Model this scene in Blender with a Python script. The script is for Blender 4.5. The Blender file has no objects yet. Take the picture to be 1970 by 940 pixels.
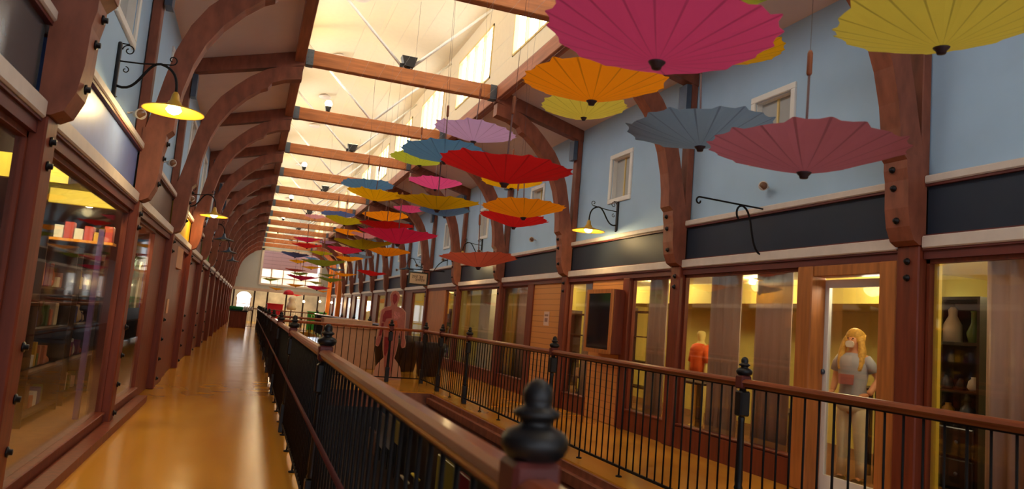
import bpy, math, random
from math import sin, cos, pi, radians, sqrt
from mathutils import Vector, Matrix
rnd = random.Random(7)
SC = bpy.context.scene
COL = SC.collection

# ------------------------------------------------------------------ camera
YAW, PITCH, ROLL, FPX, EYE = 0.3325, 0.1081, 0.0837, 1423.1, 1.55
cy, sy, cp, sp = cos(YAW), sin(YAW), cos(PITCH), sin(PITCH)
FWD = Vector((sy*cp, cy*cp, sp)); RGT = Vector((cy, -sy, 0)); UPV = RGT.cross(FWD)
R2 = RGT*cos(ROLL)+UPV*sin(ROLL); U2 = -RGT*sin(ROLL)+UPV*cos(ROLL)
cam = bpy.data.cameras.new('camera'); camo = bpy.data.objects.new('camera', cam); COL.objects.link(camo)
M = Matrix.Identity(4)
for i in range(3):
    M[i][0] = R2[i]; M[i][1] = U2[i]; M[i][2] = -FWD[i]
M[2][3] = EYE
camo.matrix_world = M
cam.sensor_width = 36; cam.lens = FPX/1970*36; cam.clip_start = 0.05; cam.clip_end = 300
cam.dof.use_dof = True; cam.dof.focus_distance = 9.0; cam.dof.aperture_fstop = 2.8
SC.camera = camo
def ray(x, y): return R2*(x-985)+U2*(470-y)+FWD*FPX
def at_x(x, y, X): d = ray(x, y); return d*(X/d.x)+Vector((0, 0, EYE))
def at_y(x, y, Y): d = ray(x, y); return d*(Y/d.y)+Vector((0, 0, EYE))

# ------------------------------------------------------------------ materials
def lin(c):
    c /= 255.0
    return c/12.92 if c <= 0.04045 else ((c+0.055)/1.055)**2.4
def rgb(r, g, b): return (lin(r), lin(g), lin(b), 1)
def mat(name, col, rough=0.6, noise=0.0, scale=8.0, stretch=(1, 1, 1), spec=0.4, metal=0.0, emit=0.0, emitcol=None, bump=0.0, trans=0.0, coat=0.0):
    m = bpy.data.materials.new(name); m.use_nodes = True
    nt = m.node_tree; b = nt.nodes['Principled BSDF']
    b.inputs['Base Color'].default_value = col; b.inputs['Roughness'].default_value = rough
    b.inputs['Specular IOR Level'].default_value = spec; b.inputs['Metallic'].default_value = metal
    if coat: b.inputs['Coat Weight'].default_value = coat; b.inputs['Coat Roughness'].default_value = 0.12
    tc = nt.nodes.new('ShaderNodeTexCoord'); mp = nt.nodes.new('ShaderNodeMapping'); mp.inputs['Scale'].default_value = stretch
    n = nt.nodes.new('ShaderNodeTexNoise'); n.inputs['Scale'].default_value = scale; n.inputs['Detail'].default_value = 4
    nt.links.new(tc.outputs['Object'], mp.inputs[0]); nt.links.new(mp.outputs[0], n.inputs[0])
    if noise > 0:
        r = nt.nodes.new('ShaderNodeValToRGB')
        r.color_ramp.elements[0].position = 0.3; r.color_ramp.elements[1].position = 0.7
        r.color_ramp.elements[0].color = tuple(c*(1-noise) for c in col[:3])+(1,)
        r.color_ramp.elements[1].color = tuple(min(1, c*(1+noise)) for c in col[:3])+(1,)
        nt.links.new(n.outputs['Fac'], r.inputs[0]); nt.links.new(r.outputs[0], b.inputs['Base Color'])
    if bump > 0:
        bp = nt.nodes.new('ShaderNodeBump'); bp.inputs['Strength'].default_value = bump
        nt.links.new(n.outputs['Fac'], bp.inputs['Height']); nt.links.new(bp.outputs[0], b.inputs['Normal'])
    if emit:
        b.inputs['Emission Color'].default_value = emitcol or col; b.inputs['Emission Strength'].default_value = emit
    if trans:
        t = nt.nodes.new('ShaderNodeBsdfTranslucent'); t.inputs[0].default_value = col
        mx = nt.nodes.new('ShaderNodeMixShader'); mx.inputs[0].default_value = trans
        out = nt.nodes['Material Output']
        nt.links.new(b.outputs[0], mx.inputs[1]); nt.links.new(t.outputs[0], mx.inputs[2]); nt.links.new(mx.outputs[0], out.inputs[0])
    return m
def glass_mat(name, tint=(1, 1, 1, 1), fac=0.12, rough=0.02):
    m = bpy.data.materials.new(name); m.use_nodes = True; nt = m.node_tree
    nt.nodes.remove(nt.nodes['Principled BSDF'])
    t = nt.nodes.new('ShaderNodeBsdfTransparent'); t.inputs[0].default_value = tint
    g = nt.nodes.new('ShaderNodeBsdfGlossy'); g.inputs['Roughness'].default_value = rough
    lw = nt.nodes.new('ShaderNodeLayerWeight'); lw.inputs[0].default_value = 0.35
    ad = nt.nodes.new('ShaderNodeMath'); ad.operation = 'MULTIPLY_ADD'; ad.inputs[1].default_value = 0.38; ad.inputs[2].default_value = fac*0.5
    mx = nt.nodes.new('ShaderNodeMixShader')
    nt.links.new(lw.outputs['Fresnel'], ad.inputs[0]); nt.links.new(ad.outputs[0], mx.inputs[0])
    nt.links.new(t.outputs[0], mx.inputs[1]); nt.links.new(g.outputs[0], mx.inputs[2])
    nt.links.new(mx.outputs[0], nt.nodes['Material Output'].inputs[0])
    return m
WD = dict(noise=0.25, scale=3.0)
wood_post = mat('redwood timber', rgb(112, 46, 23), 0.5, stretch=(6, 6, .5), **WD)
wood_arch = mat('laminated arch timber', rgb(136, 76, 54), 0.55, stretch=(3, 3, 1.2), **WD)
wood_tie = mat('golden tie timber', rgb(176, 106, 56), 0.5, stretch=(.6, 6, 6), **WD)
wood_purlin = mat('purlin timber', rgb(160, 98, 70), 0.55, stretch=(6, .4, 6), **WD)
wood_trimred = mat('dark red moulding', rgb(96, 40, 34), 0.5, stretch=(6, .4, 6), **WD)
wood_tan = mat('tan fir joinery', rgb(172, 104, 48), 0.45, stretch=(6, 6, .5), **WD)
wood_rail = mat('varnished handrail wood', rgb(150, 76, 40), 0.32, stretch=(8, .5, 8), coat=0.35, **WD)
cream = mat('cream painted moulding', rgb(212, 198, 186), 0.5, noise=.05)
band_mat = mat('slate grey sign board', rgb(42, 50, 64), 0.5, spec=.25, noise=.08, scale=2)
bluewall = mat('pale blue plaster', rgb(170, 200, 226), 0.8, noise=.03, scale=2, bump=.05)
slope_mat = mat('mauve grey ceiling board', rgb(234, 212, 202), 0.8, noise=.03, scale=2)
white_ceil = mat('warm white ceiling paint', rgb(226, 210, 180), 0.7, noise=.02)
white_paint = mat('white paint', rgb(236, 234, 226), 0.5, noise=.02)
iron = mat('black cast iron', rgb(26, 23, 23), 0.42, spec=.4, noise=.15, scale=30)
iron_thin = mat('black painted steel', rgb(20, 14, 13), 0.6, spec=.2)
steel = mat('blue grey steel plate', rgb(88, 98, 112), 0.4, metal=.6, noise=.1)
darkbolt = mat('dark bolt steel', rgb(30, 26, 28), 0.4, metal=.5)
winframe = mat('yellowed window frame', rgb(226, 200, 130), 0.5)
day_pane = mat('daylit frosted glazing', (1, 1, 1, 1), 0.5, emit=4.6, emitcol=(0.86, 0.93, 1.0, 1))
shade_brass = mat('yellow enamel lamp shade', rgb(196, 150, 50), 0.35, spec=.5)
bulb = mat('glowing warm bulb', (1, 1, 1, 1), emit=30, emitcol=(1, 0.80, 0.42, 1))
bulb_soft = mat('glowing soft downlight', (1, 1, 1, 1), emit=12, emitcol=(1, 0.86, 0.55, 1))
glass_l = glass_mat('shop glass', (0.97, 0.95, 0.91, 1), 0.06, 0.03)
yellow_wall = mat('yellow shop wall paint', rgb(206, 190, 104), 0.7, noise=.03)
curtain_mat = mat('taupe sheer curtain', rgb(204, 180, 172), 0.8, noise=.12, scale=4, stretch=(1, 6, .2), trans=.3)
black_mat = mat('black lacquer', rgb(22, 18, 16), 0.35)
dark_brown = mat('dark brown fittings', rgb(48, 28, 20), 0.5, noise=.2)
beige = mat('beige laminate', rgb(196, 158, 132), 0.5, noise=.06)
lower_floor = mat('dark lower level flooring', rgb(60, 40, 30), 0.4, noise=.15)
carpet = mat('brown shop carpet', rgb(120, 80, 50), 0.8, noise=.15)
canvas_white = mat('white drapery', rgb(214, 208, 196), 0.7, noise=.03)

def floor_material():
    m = bpy.data.materials.new('polished honey plank floor'); m.use_nodes = True; nt = m.node_tree; b = nt.nodes['Principled BSDF']
    tc = nt.nodes.new('ShaderNodeTexCoord'); mp = nt.nodes.new('ShaderNodeMapping'); mp.inputs['Rotation'].default_value = (0, 0, pi/2)
    mp.inputs['Rotation'].default_value = (0, 0, 0); mp.inputs['Scale'].default_value = (2.2, .35, 1)
    g = nt.nodes.new('ShaderNodeTexNoise'); g.inputs['Scale'].default_value = 1.0; g.inputs['Detail'].default_value = 1
    nt.links.new(tc.outputs['Object'], mp.inputs[0]); nt.links.new(mp.outputs[0], g.inputs[0])
    cr = nt.nodes.new('ShaderNodeValToRGB'); cr.color_ramp.elements[0].position = .3; cr.color_ramp.elements[1].position = .7
    cr.color_ramp.elements[0].color = rgb(204, 138, 42); cr.color_ramp.elements[1].color = rgb(220, 158, 56)
    nt.links.new(g.outputs['Fac'], cr.inputs[0])
    sx = nt.nodes.new('ShaderNodeSeparateXYZ'); nt.links.new(tc.outputs['Object'], sx.inputs[0])
    md = nt.nodes.new('ShaderNodeMath'); md.operation = 'MULTIPLY'; md.inputs[1].default_value = 1/.085
    fr = nt.nodes.new('ShaderNodeMath'); fr.operation = 'FRACT'; lt = nt.nodes.new('ShaderNodeMath'); lt.operation = 'LESS_THAN'; lt.inputs[1].default_value = .05
    nt.links.new(sx.outputs[0], md.inputs[0]); nt.links.new(md.outputs[0], fr.inputs[0]); nt.links.new(fr.outputs[0], lt.inputs[0])
    hf = nt.nodes.new('ShaderNodeMath'); hf.operation = 'MULTIPLY'; hf.inputs[1].default_value = 0.0; nt.links.new(lt.outputs[0], hf.inputs[0])
    mx = nt.nodes.new('ShaderNodeMixRGB'); mx.inputs[2].default_value = rgb(190, 122, 38)
    nt.links.new(hf.outputs[0], mx.inputs[0]); nt.links.new(cr.outputs[0], mx.inputs[1]); nt.links.new(mx.outputs[0], b.inputs['Base Color'])
    n = nt.nodes.new('ShaderNodeTexNoise'); n.inputs['Scale'].default_value = 2.2; n.inputs['Detail'].default_value = 3
    nt.links.new(tc.outputs['Object'], n.inputs[0])
    rr = nt.nodes.new('ShaderNodeMapRange'); rr.inputs[3].default_value = .11; rr.inputs[4].default_value = .20
    nt.links.new(n.outputs['Fac'], rr.inputs[0]); nt.links.new(rr.outputs[0], b.inputs['Roughness'])
    b.inputs['Specular IOR Level'].default_value = .5
    return m
floor_mat = floor_material()
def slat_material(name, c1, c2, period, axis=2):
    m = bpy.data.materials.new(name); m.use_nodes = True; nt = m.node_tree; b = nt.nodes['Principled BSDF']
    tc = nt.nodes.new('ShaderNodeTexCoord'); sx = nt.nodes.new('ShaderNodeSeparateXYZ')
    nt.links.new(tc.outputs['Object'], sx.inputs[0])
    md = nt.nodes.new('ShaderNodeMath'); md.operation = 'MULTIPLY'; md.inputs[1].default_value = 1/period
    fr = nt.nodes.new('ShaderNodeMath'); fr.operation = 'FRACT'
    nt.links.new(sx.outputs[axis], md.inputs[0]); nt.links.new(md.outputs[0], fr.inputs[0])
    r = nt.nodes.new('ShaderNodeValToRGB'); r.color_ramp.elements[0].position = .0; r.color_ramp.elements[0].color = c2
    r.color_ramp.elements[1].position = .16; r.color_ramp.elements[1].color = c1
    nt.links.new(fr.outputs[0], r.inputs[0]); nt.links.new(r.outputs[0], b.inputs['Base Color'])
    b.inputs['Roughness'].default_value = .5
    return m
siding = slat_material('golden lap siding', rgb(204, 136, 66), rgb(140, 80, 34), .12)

# ------------------------------------------------------------------ mesh builder
class MB:
    def __init__(s): s.v = []; s.f = []; s.mi = []; s.sm = []
    def add(s, vs, fs, mi=0, smooth=False):
        o = len(s.v); s.v += [tuple(v) for v in vs]
        for f in fs: s.f.append([i+o for i in f]); s.mi.append(mi); s.sm.append(smooth)
        return s
    def box(s, x0, x1, y0, y1, z0, z1, mi=0, bev=0.0):
        if x1 < x0: x0, x1 = x1, x0
        if y1 < y0: y0, y1 = y1, y0
        b = min(bev, (x1-x0)*.4, (y1-y0)*.4, (z1-z0)*.4)
        if b <= 0:
            vs = [(x, y, z) for z in (z0, z1) for y in (y0, y1) for x in (x0, x1)]
            return s.add(vs, [(0, 2, 3, 1), (4, 5, 7, 6), (0, 1, 5, 4), (2, 6, 7, 3), (0, 4, 6, 2), (1, 3, 7, 5)], mi)
        def loop(z, d): return [(x0+d, y0, z), (x1-d, y0, z), (x1, y0+d, z), (x1, y1-d, z), (x1-d, y1, z), (x0+d, y1, z), (x0, y1-d, z), (x0, y0+d, z)]
        def loopi(z): return [(x0+b, y0+b, z), (x1-b, y0+b, z), (x1-b, y0+b, z), (x1-b, y1-b, z), (x1-b, y1-b, z), (x0+b, y1-b, z), (x0+b, y1-b, z), (x0+b, y0+b, z)]
        vs = loopi(z0)+loop(z0+b, b)+loop(z1-b, b)+loopi(z1)
        fs = []
        for k in range(3):
            for i in range(8):
                j = (i+1) % 8; fs.append((k*8+i, k*8+j, (k+1)*8+j, (k+1)*8+i))
        fs.append((6, 4, 2, 0)); fs.append((24, 26, 28, 30))
        return s.add(vs, fs, mi)
    def prism(s, pts, y0, y1, mi=0, axis='y'):
        n = len(pts)
        if axis == 'y': vs = [(a, y0, b) for a, b in pts]+[(a, y1, b) for a, b in pts]
        elif axis == 'x': vs = [(y0, a, b) for a, b in pts]+[(y1, a, b) for a, b in pts]
        else: vs = [(a, b, y0) for a, b in pts]+[(a, b, y1) for a, b in pts]
        fs = [tuple(range(n)), tuple(range(2*n-1, n-1, -1))]+[(i, i+n, (i+1) % n+n, (i+1) % n) for i in range(n)]
        return s.add(vs, fs, mi)
    def lathe(s, prof, c=(0, 0, 0), n=16, mi=0, smooth=True):
        vs = []; fs = []
        for r, z in prof:
            for k in range(n): a = 2*pi*k/n; vs.append((c[0]+r*cos(a), c[1]+r*sin(a), c[2]+z))
        for i in range(len(prof)-1):
            for k in range(n):
                j = (k+1) % n; fs.append((i*n+k, i*n+j, (i+1)*n+j, (i+1)*n+k))
        fs.append(tuple(range(n-1, -1, -1))); fs.append(tuple(range((len(prof)-1)*n, len(prof)*n)))
        return s.add(vs, fs, mi, smooth)
    def tube(s, pts, r, n=8, mi=0, smooth=True):
        pts = [Vector(p) for p in pts]; rings = []
        rs = r if isinstance(r, (list, tuple)) else [r]*len(pts)
        ext = [sum(abs(pts[i+1][a]-pts[i][a]) for i in range(len(pts)-1)) for a in range(3)]
        up = [Vector((1, 0, 0)), Vector((0, 1, 0)), Vector((0, 0, 1))][ext.index(min(ext))]
        for i, p in enumerate(pts):
            t = (pts[min(i+1, len(pts)-1)]-pts[max(i-1, 0)])
            if t.length < 1e-9: t = Vector((0, 0, 1))
            t.normalize()
            a = t.cross(up)
            if a.length < .02: a = t.cross(Vector((.3, .5, .8)))
            a.normalize(); b = t.cross(a)
            rings.append([p+a*(rs[i]*cos(2*pi*k/n))+b*(rs[i]*sin(2*pi*k/n)) for k in range(n)])
        vs = [v for ring in rings for v in ring]; fs = []
        for i in range(len(pts)-1):
            for k in range(n):
                j = (k+1) % n; fs.append((i*n+k, i*n+j, (i+1)*n+j, (i+1)*n+k))
        fs.append(tuple(range(n-1, -1, -1))); fs.append(tuple(range((len(pts)-1)*n, len(pts)*n)))
        return s.add(vs, fs, mi, smooth)
    def mesh(s, name, mats):
        me = bpy.data.meshes.new(name); me.from_pydata(s.v, [], s.f)
        for m in (mats if isinstance(mats, (list, tuple)) else [mats]): me.materials.append(m)
        me.polygons.foreach_set('material_index', s.mi); me.polygons.foreach_set('use_smooth', s.sm); me.update()
        import bmesh
        bm = bmesh.new(); bm.from_mesh(me)
        bmesh.ops.remove_doubles(bm, verts=bm.verts, dist=1e-6)
        bmesh.ops.recalc_face_normals(bm, faces=bm.faces); bm.to_mesh(me); bm.free()
        return me
    def build(s, name, mats, parent=None, loc=None, label=None):
        o = bpy.data.objects.new(name, s.mesh(name, mats)); COL.objects.link(o)
        if parent is not None: o.parent = parent
        if loc: o.location = loc
        if label: o['label'] = label
        return o
def inst(name, me, parent=None, loc=(0, 0, 0), rotz=0, scale=None):
    o = bpy.data.objects.new(name, me); COL.objects.link(o); o.parent = parent; o.location = loc
    o.rotation_euler = (0, 0, rotz)
    if scale: o.scale = scale
    return o
def tag(o, label, cat, group=None, kind=None):
    o['label'] = label; o['category'] = cat
    if group: o['group'] = group
    if kind: o['kind'] = kind
    return o
def thing(name, loc, label, cat, group=None, rotz=0):
    o = bpy.data.objects.new(name, None); COL.objects.link(o); o.location = loc; o.rotation_euler = (0, 0, rotz)
    o.empty_display_size = .1
    return tag(o, label, cat, group)
def struct(name, mb, m, label=None):
    o = mb.build(name, m); o['kind'] = 'structure'; o['category'] = name.split('_')[0]
    o['label'] = label or name.replace('_', ' '); return o
def copy_tree(o, parent=None):
    c = o.copy(); COL.objects.link(c); c.parent = parent
    for ch in o.children: copy_tree(ch, c)
    return c
ORD = ['nearest the camera', 'second from the camera', 'third from the camera', 'fourth from the camera', 'fifth from the camera', 'sixth from the camera', 'seventh from the camera', 'eighth from the camera', 'ninth from the camera', 'tenth from the camera', 'eleventh from the camera', 'twelfth from the camera', 'thirteenth from the camera', 'farthest, against the end wall']

# ------------------------------------------------------------------ layout
Y0, DY, NF = 5.336, 4.171, 14
FY = [Y0+DY*i for i in range(NF)]
CX = 2.308                       # centre line of the hall
def mx(x, s): return x if s > 0 else 2*CX-x       # right-hand x mirrored for the left side
YB, YE = -6.0, 60.3
RAILX, RRX = .56, 4.02
OPEN_Y1 = 15.4

# ------------------------------------------------------------------ floors
f = MB(); f.box(-7.0, -1.47, YB, YE+8, -.3, 0); struct('floor', f, carpet, 'brown floor inside the left-hand shop')
f = MB(); f.box(-1.47, .74, YB, YE+8, -.3, 0); struct('floor', f, floor_mat, 'polished honey wood floor of the left walkway')
f = MB(); f.box(3.82, 6.1, YB, YE+8, -.3, 0); f.box(.74, 3.82, OPEN_Y1, 23.5, -.3, 0); f.box(.74, 3.82, 49.6, YE+8, -.3, 0)
o = struct('floor', f, floor_mat, 'polished wood floor of the right walkway and the landing')
f = MB(); f.box(6.1, 11, YB, YE+8, -.3, 0.0); struct('floor', f, carpet, 'brown floor inside the right-hand shops')
f = MB(); f.box(-8, 12, YB, YE+8, -3.9, -3.6); struct('floor', f, lower_floor, 'dark floor of the lower level')
# fascia boards round the opening
t = MB(); t.box(.74, .78, YB, OPEN_Y1, -.34, -.02); t.box(3.78, 3.82, YB, OPEN_Y1, -.34, -.02); t.box(.74, 3.82, OPEN_Y1-.04, OPEN_Y1, -.34, -.02)
t.box(3.70, 3.78, YB, OPEN_Y1-.04, -.22, -.10)
struct('trim_1', t, wood_arch, 'brown wooden fascia round the floor opening')
# lower level side walls and a few lit shopfronts below
for s, nm in ((1, 'right'), (-1, 'left')):
    w = MB(); x = mx(5.4, s); w.box(x, x+.1*s, YB, YE, -3.6, -.3); struct('wall_lower_'+nm, w, dark_brown, 'dark brown lower level wall on the '+nm)

# ------------------------------------------------------------------ upper walls, ceiling, clerestory
for s, nm in ((1, 'right'), (-1, 'left')):
    wx = mx(6.12, s)
    w = MB(); 
    # window holes of the upper wall: (y0,y1,z0,z1)
    holes = []
    for i in range(-1, NF-1):
        yb = FY[0]+DY*i
        if s > 0: holes.append((yb+2.10, yb+2.80, 4.02, 4.78))
        else: holes.append((yb+2.35, yb+3.35, 4.25, 5.15))
    za, zb = 3.2, 5.75
    y = YB
    for (a, b, c, d) in holes:
        if b < YB+.2: continue
        w.box(wx, wx+.14*s, y, a, za, zb); w.box(wx, wx+.14*s, a, b, za, c); w.box(wx, wx+.14*s, a, b, d, zb); y = b
    w.box(wx, wx+.14*s, y, YE, za, zb)
    struct('wall_'+nm, w, bluewall, 'pale blue upper wall on the '+nm)
    for k, (a, b, c, d) in enumerate(holes):
        if b < 2: continue
        fr = thing('window_%d' % (k if s > 0 else k+20), (wx, (a+b)/2, c), 'small white framed window in the %s upper wall' % nm, 'window'); fr['kind'] = 'structure'
        fb = MB(); hw = (b-a)/2; h = d-c; e = .085; o_ = -.03*s
        for (y0, y1, z0, z1) in ((-hw-e, hw+e, -e, 0), (-hw-e, hw+e, h, h+e), (-hw-e, -hw, 0, h), (hw, hw+e, 0, h)): fb.box(min(o_, .01*s), max(o_, .01*s), y0, y1, z0, z1, bev=.008)
        fb.box(.01*s, .13*s, -hw, -hw+.012, 0, h); fb.box(.01*s, .13*s, hw-.012, hw, 0, h); fb.box(.01*s, .13*s, -hw, hw, h-.012, h); fb.box(.01*s, .13*s, -hw, hw, 0, .012)
        fb.build('window_frame', white_paint, fr)
        sb = MB(); sb.box(.09*s, .12*s, -hw+.012, hw-.012, .012, h-.012); sb.build('blind', mat('pale grey blind', rgb(176, 178, 176), .6) if 'pale grey blind' not in bpy.data.materials else bpy.data.materials['pale grey blind'], fr)
        sb = MB(); sb.box(.07*s, .09*s, -.015, .015, .012, h-.012); sb.build('mullion', winframe, fr)
    # sloped side ceiling
    c = MB(); c.prism([(mx(4.34, s), 6.16), (mx(6.12, s), 5.66), (mx(6.3, s), 5.62), (mx(6.3, s), 5.74), (mx(4.34, s), 6.28)], YB, YE)
    struct('ceiling', c, slope_mat, 'mauve grey sloped ceiling on the '+nm)
    # clerestory wall with window holes
    cx0 = mx(4.22, s); w = MB(); zb0, z0, z1, zt = 6.27, 6.66, 7.86, 8.36
    y = YB
    for i in range(-2, NF-1):
        a = FY[0]+DY*i+.85; b = a+2.75
        if a < y: continue
        w.box(cx0, cx0+.12*s, y, a, zb0, zt); w.box(cx0, cx0+.12*s, a, b, zb0, z0); w.box(cx0, cx0+.12*s, a, b, z1, zt); y = b
    w.box(cx0, cx0+.12*s, y, YE, zb0, zt)
    w.box(cx0-.05*s, cx0, YB, YE, 6.27, 6.42)
    struct('wall_clerestory_'+nm, w, white_ceil, 'cream clerestory wall above the %s purlin' % nm)
    for i in range(-2, NF-1):
        a = FY[0]+DY*i+.85; b = a+2.75
        if a < YB: continue
        fr = thing('window_%d' % (40+i if s > 0 else 60+i), (cx0, (a+b)/2, z0), 'four-light clerestory window above the %s purlin' % nm, 'window'); fr['kind'] = 'structure'
        fb = MB(); hw = (b-a)/2; h = z1-z0
        for yy in (-hw, hw): fb.box(-.02*s, .1*s, yy-.04 if yy > 0 else yy, yy if yy > 0 else yy+.04, 0, h)
        for q in (-1, 0, 1): fb.box(-.01*s, .06*s, q*hw/2-.018, q*hw/2+.018, 0, h)
        fb.box(-.02*s, .1*s, -hw, hw, h-.05, h); fb.box(-.02*s, .1*s, -hw, hw, 0, .04)
        fb.build('window_frame', winframe, fr)
        g = MB(); g.box(.07*s, .09*s, -hw+.04, hw-.04, .04, h-.05); g.build('window_pane', day_pane, fr)
c = MB(); c.prism([(mx(4.22, -1)-.14, 8.22), (CX, 8.62), (4.36, 8.22), (4.36, 8.36), (CX, 8.76), (mx(4.22, -1)-.14, 8.36)], YB, YE)
struct('ceiling', c, white_ceil, 'warm white monitor ceiling above the tie beams')
# end wall
ew = MB(); E0 = YE
# opening of the end wall gallery window x .53..5.6 z 3.1..5.75
ew.box(-1.6, .62, E0, E0+.15, 2.6, 6.4); ew.box(5.0, 6.3, E0, E0+.15, 2.6, 6.4); ew.box(.62, 5.0, E0, E0+.15, 2.6, 3.15); ew.box(.62, 5.0, E0, E0+.15, 5.70, 6.4)
ew.box(.2, 4.5, E0, E0+.15, 6.4, 8.8)
struct('wall_end', ew, mat('pale grey green plaster', rgb(198, 208, 206), .8), 'pale grey end wall over the far shops')
fr = MB()
for b in ((.50, .66, 3.05, 5.86), (4.96, 5.12, 3.05, 5.86)): fr.box(b[0], b[1], E0-.08, E0, b[2], b[3])
fr.box(.50, 5.12, E0-.08, E0, 5.72, 5.88); fr.box(.66, 4.96, E0-.08, E0, 3.03, 3.17)
struct('trim_2', fr, mat('bright white trim', rgb(250, 248, 238), .5), 'white frame round the big end wall opening')
bw = MB(); bw.box(.62, 5.0, E0+2.6, E0+2.65, 4.4, 5.9); struct('wall_beyond', bw, slat_material('pinkish slatted wall', rgb(190, 140, 130), rgb(140, 100, 94), .3), 'pinkish slatted wall seen through the end opening')
bw = MB(); bw.box(.4, 5.4, E0+2.6, E0+2.65, 3.0, 4.4); struct('window_90', bw, mat('far daylit window', (1, 1, 1, 1), emit=.75, emitcol=(1, .90, .55, 1)), 'bright yellowish window beyond the end opening')
bw = MB()
for k in range(5): bw.box(.5+k*.9, .56+k*.9, E0+2.5, E0+2.6, 3.0, 4.4)
bw.box(.4, 5.4, E0+2.5, E0+2.58, 3.7, 3.76); struct('trim_3', bw, wood_tan, 'mullions of the far window')
ew = MB(); ew.box(-1.6, 6.3, E0-.25, E0+.05, 2.52, 2.74); struct('trim_4', ew, cream, 'cream ledge along the foot of the end wall')

for s, nm in ((1, 'right'), (-1, 'left')):
    w = MB(); w.box(min(mx(6.125, s), mx(6.2, s)), max(mx(6.125, s), mx(6.2, s)), YB, YE, 2.5, 3.2); struct('wall_band_'+nm, w, dark_brown, 'dark backing wall behind the %s sign boards' % nm)
w = MB(); w.box(-8, 12, YB-.1, YB, -3.6, -.3); struct('wall_lower_back', w, dark_brown, 'unseen dark wall added behind the camera to block sky light')  # unseen wall added to keep sky light out of the lower level
# ------------------------------------------------------------------ timber frames
def sideshape(pts, s): return [(mx(a, s), b) for a, b in pts]
OUT_TOP = [(5.88, 4.10), (5.80, 4.42), (5.64, 4.80), (5.42, 5.12), (5.14, 5.42), (4.84, 5.66), (4.5, 5.82)]
INN_TOP = [(4.16, 5.66), (4.42, 5.60), (4.60, 5.50), (4.68, 5.40), (4.78, 5.36), (4.98, 5.18), (5.20, 4.92), (5.38, 4.64), (5.50, 4.34), (5.57, 4.0), (5.585, 3.52)]
LOW = [(5.60, 3.50), (5.66, 3.45), (5.66, 3.38), (5.685, 3.25), (5.69, 2.98), (5.72, 2.80), (5.80, 2.68), (5.90, 2.63), (6.05, 2.63), (6.05, 3.5), (5.99, 3.6), (5.93, 3.85)]
CIRC = dict()
def bolt_mesh():
    b = MB(); b.lathe([(.012, 0), (.034, .0), (.034, .012), (.02, .014), (.02, .034), (.008, .036)], n=8); return b.mesh('bolt', darkbolt)
BOLT = bolt_mesh()
W = .28
FRAMEMESH = {}
for s in (1, -1):
    a = MB(); a.prism(sideshape([(4.16, 5.97)]+INN_TOP+LOW+OUT_TOP+[(4.2, 5.95)], s), 0.02, W-.02)
    # clean polygon: build as quads strip for the arch plus corbel
    a = MB()
    inn = [(4.18, 5.66), (4.46, 5.60), (4.68, 5.50), (4.74, 5.40), (4.86, 5.34), (5.07, 5.16), (5.30, 4.90), (5.47, 4.62), (5.58, 4.34), (5.66, 4.0), (5.69, 3.75), (5.70, 3.50)]
    out = [(4.18, 5.90), (4.52, 5.84), (4.78, 5.74), (4.92, 5.64), (5.06, 5.54), (5.27, 5.34), (5.49, 5.10), (5.66, 4.82), (5.79, 4.48), (5.87, 4.12), (5.92, 3.85), (6.0, 3.5)]
    n = len(inn); vs = []
    for y in (.02, W-.02):
        vs += [(mx(p[0], s), y, p[1]) for p in inn]+[(mx(p[0], s), y, p[1]) for p in out]
    fs = []
    for i in range(n-1):
        fs.append((i, i+1, n+i+1, n+i)); fs.append((2*n+i, 3*n+i, 3*n+i+1, 2*n+i+1))
        fs.append((i, 2*n+i, 2*n+i+1, i+1)); fs.append((n+i, n+i+1, 3*n+i+1, 3*n+i))
    fs.append((0, n, 3*n, 2*n)); fs.append((n-1, 2*n+n-1, 3*n+n-1, 2*n-1))
    a.add(vs, fs); arch = a.mesh('arch_brace', wood_arch)
    c = MB(); c.prism(sideshape([(5.71, 3.50), (5.765, 3.44), (5.765, 3.36), (5.785, 3.25), (5.79, 2.98), (5.815, 2.80), (5.87, 2.67), (5.94, 2.63), (6.02, 2.63), (6.02, 3.5)], s), 0.0, W)
    corb = c.mesh('corbel', wood_arch)
    p = MB(); p.box(min(mx(5.95, s), mx(6.11, s)), max(mx(5.95, s), mx(6.11, s)), .01, W-.01, 0, 2.63, bev=.012); post = p.mesh('lower_post', wood_post)
    u = MB(); u.box(min(mx(6.0, s), mx(6.11, s)), max(mx(6.0, s), mx(6.11, s)), .05, W-.05, 3.3, 5.52, bev=.01); upr = u.mesh('wall_upright', wood_arch)
    r = MB(); r.prism(sideshape([(4.16, 5.93), (4.16, 6.16), (4.34, 6.155), (6.11, 5.655), (6.11, 5.42)], s), .04, W-.04); raf = r.mesh('rafter', wood_arch)
    st = MB(); st.box(min(mx(5.90, s), mx(5.985, s)), max(mx(5.90, s), mx(5.985, s)), .03, W-.03, 5.02, 5.42); strap = st.mesh('steel_strap', steel)
    FRAMEMESH[s] = (arch, corb, post, upr, raf, strap)
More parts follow.
